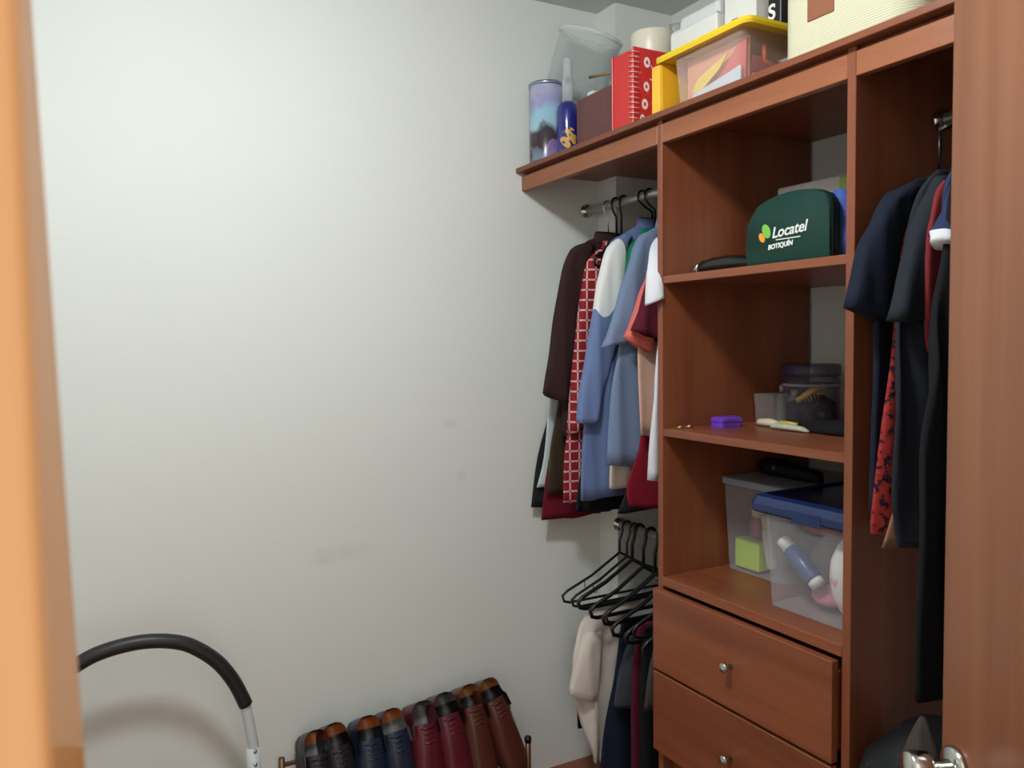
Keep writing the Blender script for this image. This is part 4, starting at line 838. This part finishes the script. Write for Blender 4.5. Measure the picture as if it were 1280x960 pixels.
SH = [  # label, heel x, z, toe lean, upper, heel lining, lining, lace, group, collar
    ('black shoe with an orange insole, leftmost on the rack', .538, .357, -.02, 'black', 'orange', 'grey', 'dark', 'black shoes'),
    ('right one of the pair of black shoes with orange insoles', .583, .364, .12, 'black', 'orange', 'dark', 'dark', 'black shoes'),
    ('left one of the pair of navy shoes', .681, .362, -.02, 'navy', 'orange', 'dark', 'navy', 'navy shoes'),
    ('right one of the pair of navy shoes', .747, .366, .08, 'navy', 'orange', 'grey', 'navy', 'navy shoes'),
    ('left burgundy boot with a grey lining', .842, .367, .0, 'burg', 'grey', 'grey', 'burg', 'burgundy boots'),
    ('right burgundy boot with a grey lining', .905, .376, .12, 'burg', 'grey', 'dark', 'burg', 'burgundy boots'),
    ('left one of the pair of brown shoes', .985, .383, .10, 'brown', 'tan', 'dark', 'brown', 'brown shoes'),
    ('right one of the pair of brown shoes, nearest the rack post', 1.046, .386, .26, 'brown', 'tan', 'dark', 'brown', 'brown shoes')]
for lab, x, z, tx, u_, hl, ln, lc, gp in SH:
    nm = 'ankle_boot' if 'boot' in lab else 'dress_shoe'
    shoe(nm, lab, (x, 2.10, z), (tx, -.46, -.88), 1.04 if nm == 'dress_shoe' else 1.1, (LEA[u_], LEA[hl], LEA[ln], LEA['sole']), LEA[lc], gp)
rk = thing('shoe_rack', 'low metal shoe rack standing along the white wall', 'shoe rack', (.80, 2.08, 0))
COP = plain('bronze_tube', (120, 84, 62), .35, .6)
for x in (.46, 1.152):
    p = tube('post', [(x, 2.04, 0), (x, 2.04, .198)], .0085, COP, rk, 14)
    lathe('cap', [(.0, 0), (.0105, 0), (.0105, .012), (.008, .016), (.0, .016)], BLACKP, p, (x, 2.04, .196), n=16)
    tube('post', [(x, 2.165, 0), (x, 2.165, .27)], .0085, COP, rk, 14)
    tube('crossbar', [(x, 2.04, .055), (x, 2.165, .055)], .006, COP, rk, 10)
for y, z in ((2.165, .25), (2.165, .15), (2.04, .055), (1.985, .058)):
    tube('rod', [(.46, y, z), (1.152, y, z)], .006, COP, rk, 10)
for x in (.46, 1.152):
    tube('crossbar', [(x, 1.985, .058), (x, 2.04, .055)], .006, COP, rk, 10)

fr = thing('grip_frame', 'white tubular frame with a curved black foam grip standing by the white wall', 'exercise frame', (.12, 2.05, 0))
arc = [(-.150, 2.05, .47), (-.128, 2.05, .53), (-.09, 2.05, .60), (-.045, 2.05, .645), (-.011, 2.05, .664), (.027, 2.05, .680), (.077, 2.05, .689), (.13, 2.05, .690), (.185, 2.05, .680), (.232, 2.05, .659), (.286, 2.05, .612), (.325, 2.05, .553), (.352, 2.05, .488)]
FOAM = plain('black_foam', (30, 31, 32), .45)
tube('foam_grip', spline(arc, 5), .0172, FOAM, fr, 18)
WT = plain('white_tube', (206, 214, 214), .3)
for s, top, mid in ((1, (.350, 2.05, .492), (.362, 2.05, .42)), (-1, (-.148, 2.05, .475), (-.16, 2.05, .42))):
    x2 = .370 if s > 0 else -.170
    tube('tube', spline([top, mid, (x2, 2.05, .33), (x2+.004*s, 2.05, .012)], 6), .0132, WT, fr, 18)
    cl_ = tube('clamp', [(x2-.004*s, 2.05, .375), (x2+.001*s, 2.05, .24)], .0165, WT, fr, 18)
    for z in (.372, .338, .30):
        lathe('button', [(.0, 0), (.005, 0), (.004, .003), (.0, .003)], STEEL, cl_, (x2-.002*s, 2.0345 if z < .375 else 2.04, z), (0, -1, 0), 12)
    tube('foot', [(x2+.004*s, 1.90, .014), (x2+.004*s, 2.16, .014)], .014, FOAM, fr, 14)

# backpack and cloth in the right bay
bp = thing('backpack', 'black backpack standing in the right bay behind the door knob', 'backpack', (1.36, .86, 0))
BN = noise_mat('black_sequin', [(.3, (16, 17, 20)), (.7, (24, 25, 30)), (.76, (70, 74, 76))], 120, 1, .5)
rr = []
for f, hx, hy in ((0, .13, .10), (.05, .145, .112), (.4, .15, .115), (.75, .14, .108), (.92, .11, .085), (1.0, .05, .04)):
    rr.append(rrect(1.29 + .012*f, .862, hx, hy, min(hx, hy)*.7, .001 + .70*f, 5))
loft('body', rr, BN, bp)
rr = [rrect(1.155, .862, hx, .085, .02, z, 4) for z, hx in ((.08, .02), (.10, .03), (.34, .03), (.37, .015))]
loft('pocket', rr, BN, bp)
rings = []
for f, s in ((0, 1.0), (.3, .82), (.6, .58), (.85, .3), (1.0, .10)):
    rings.append([Vector((1.205 + .042*s*math.cos(a)*(1+.16*math.sin(5*a+3*f)), .818 + .036*s*math.sin(a)*(1+.14*math.cos(4*a)), .655 + .105*f)) for a in [2*math.pi*k/24 for k in range(24)]])
tag(loft('scarf', rings, F['taupe'], None), 'taupe cloth heaped to a peak on the black backpack', 'scarf')
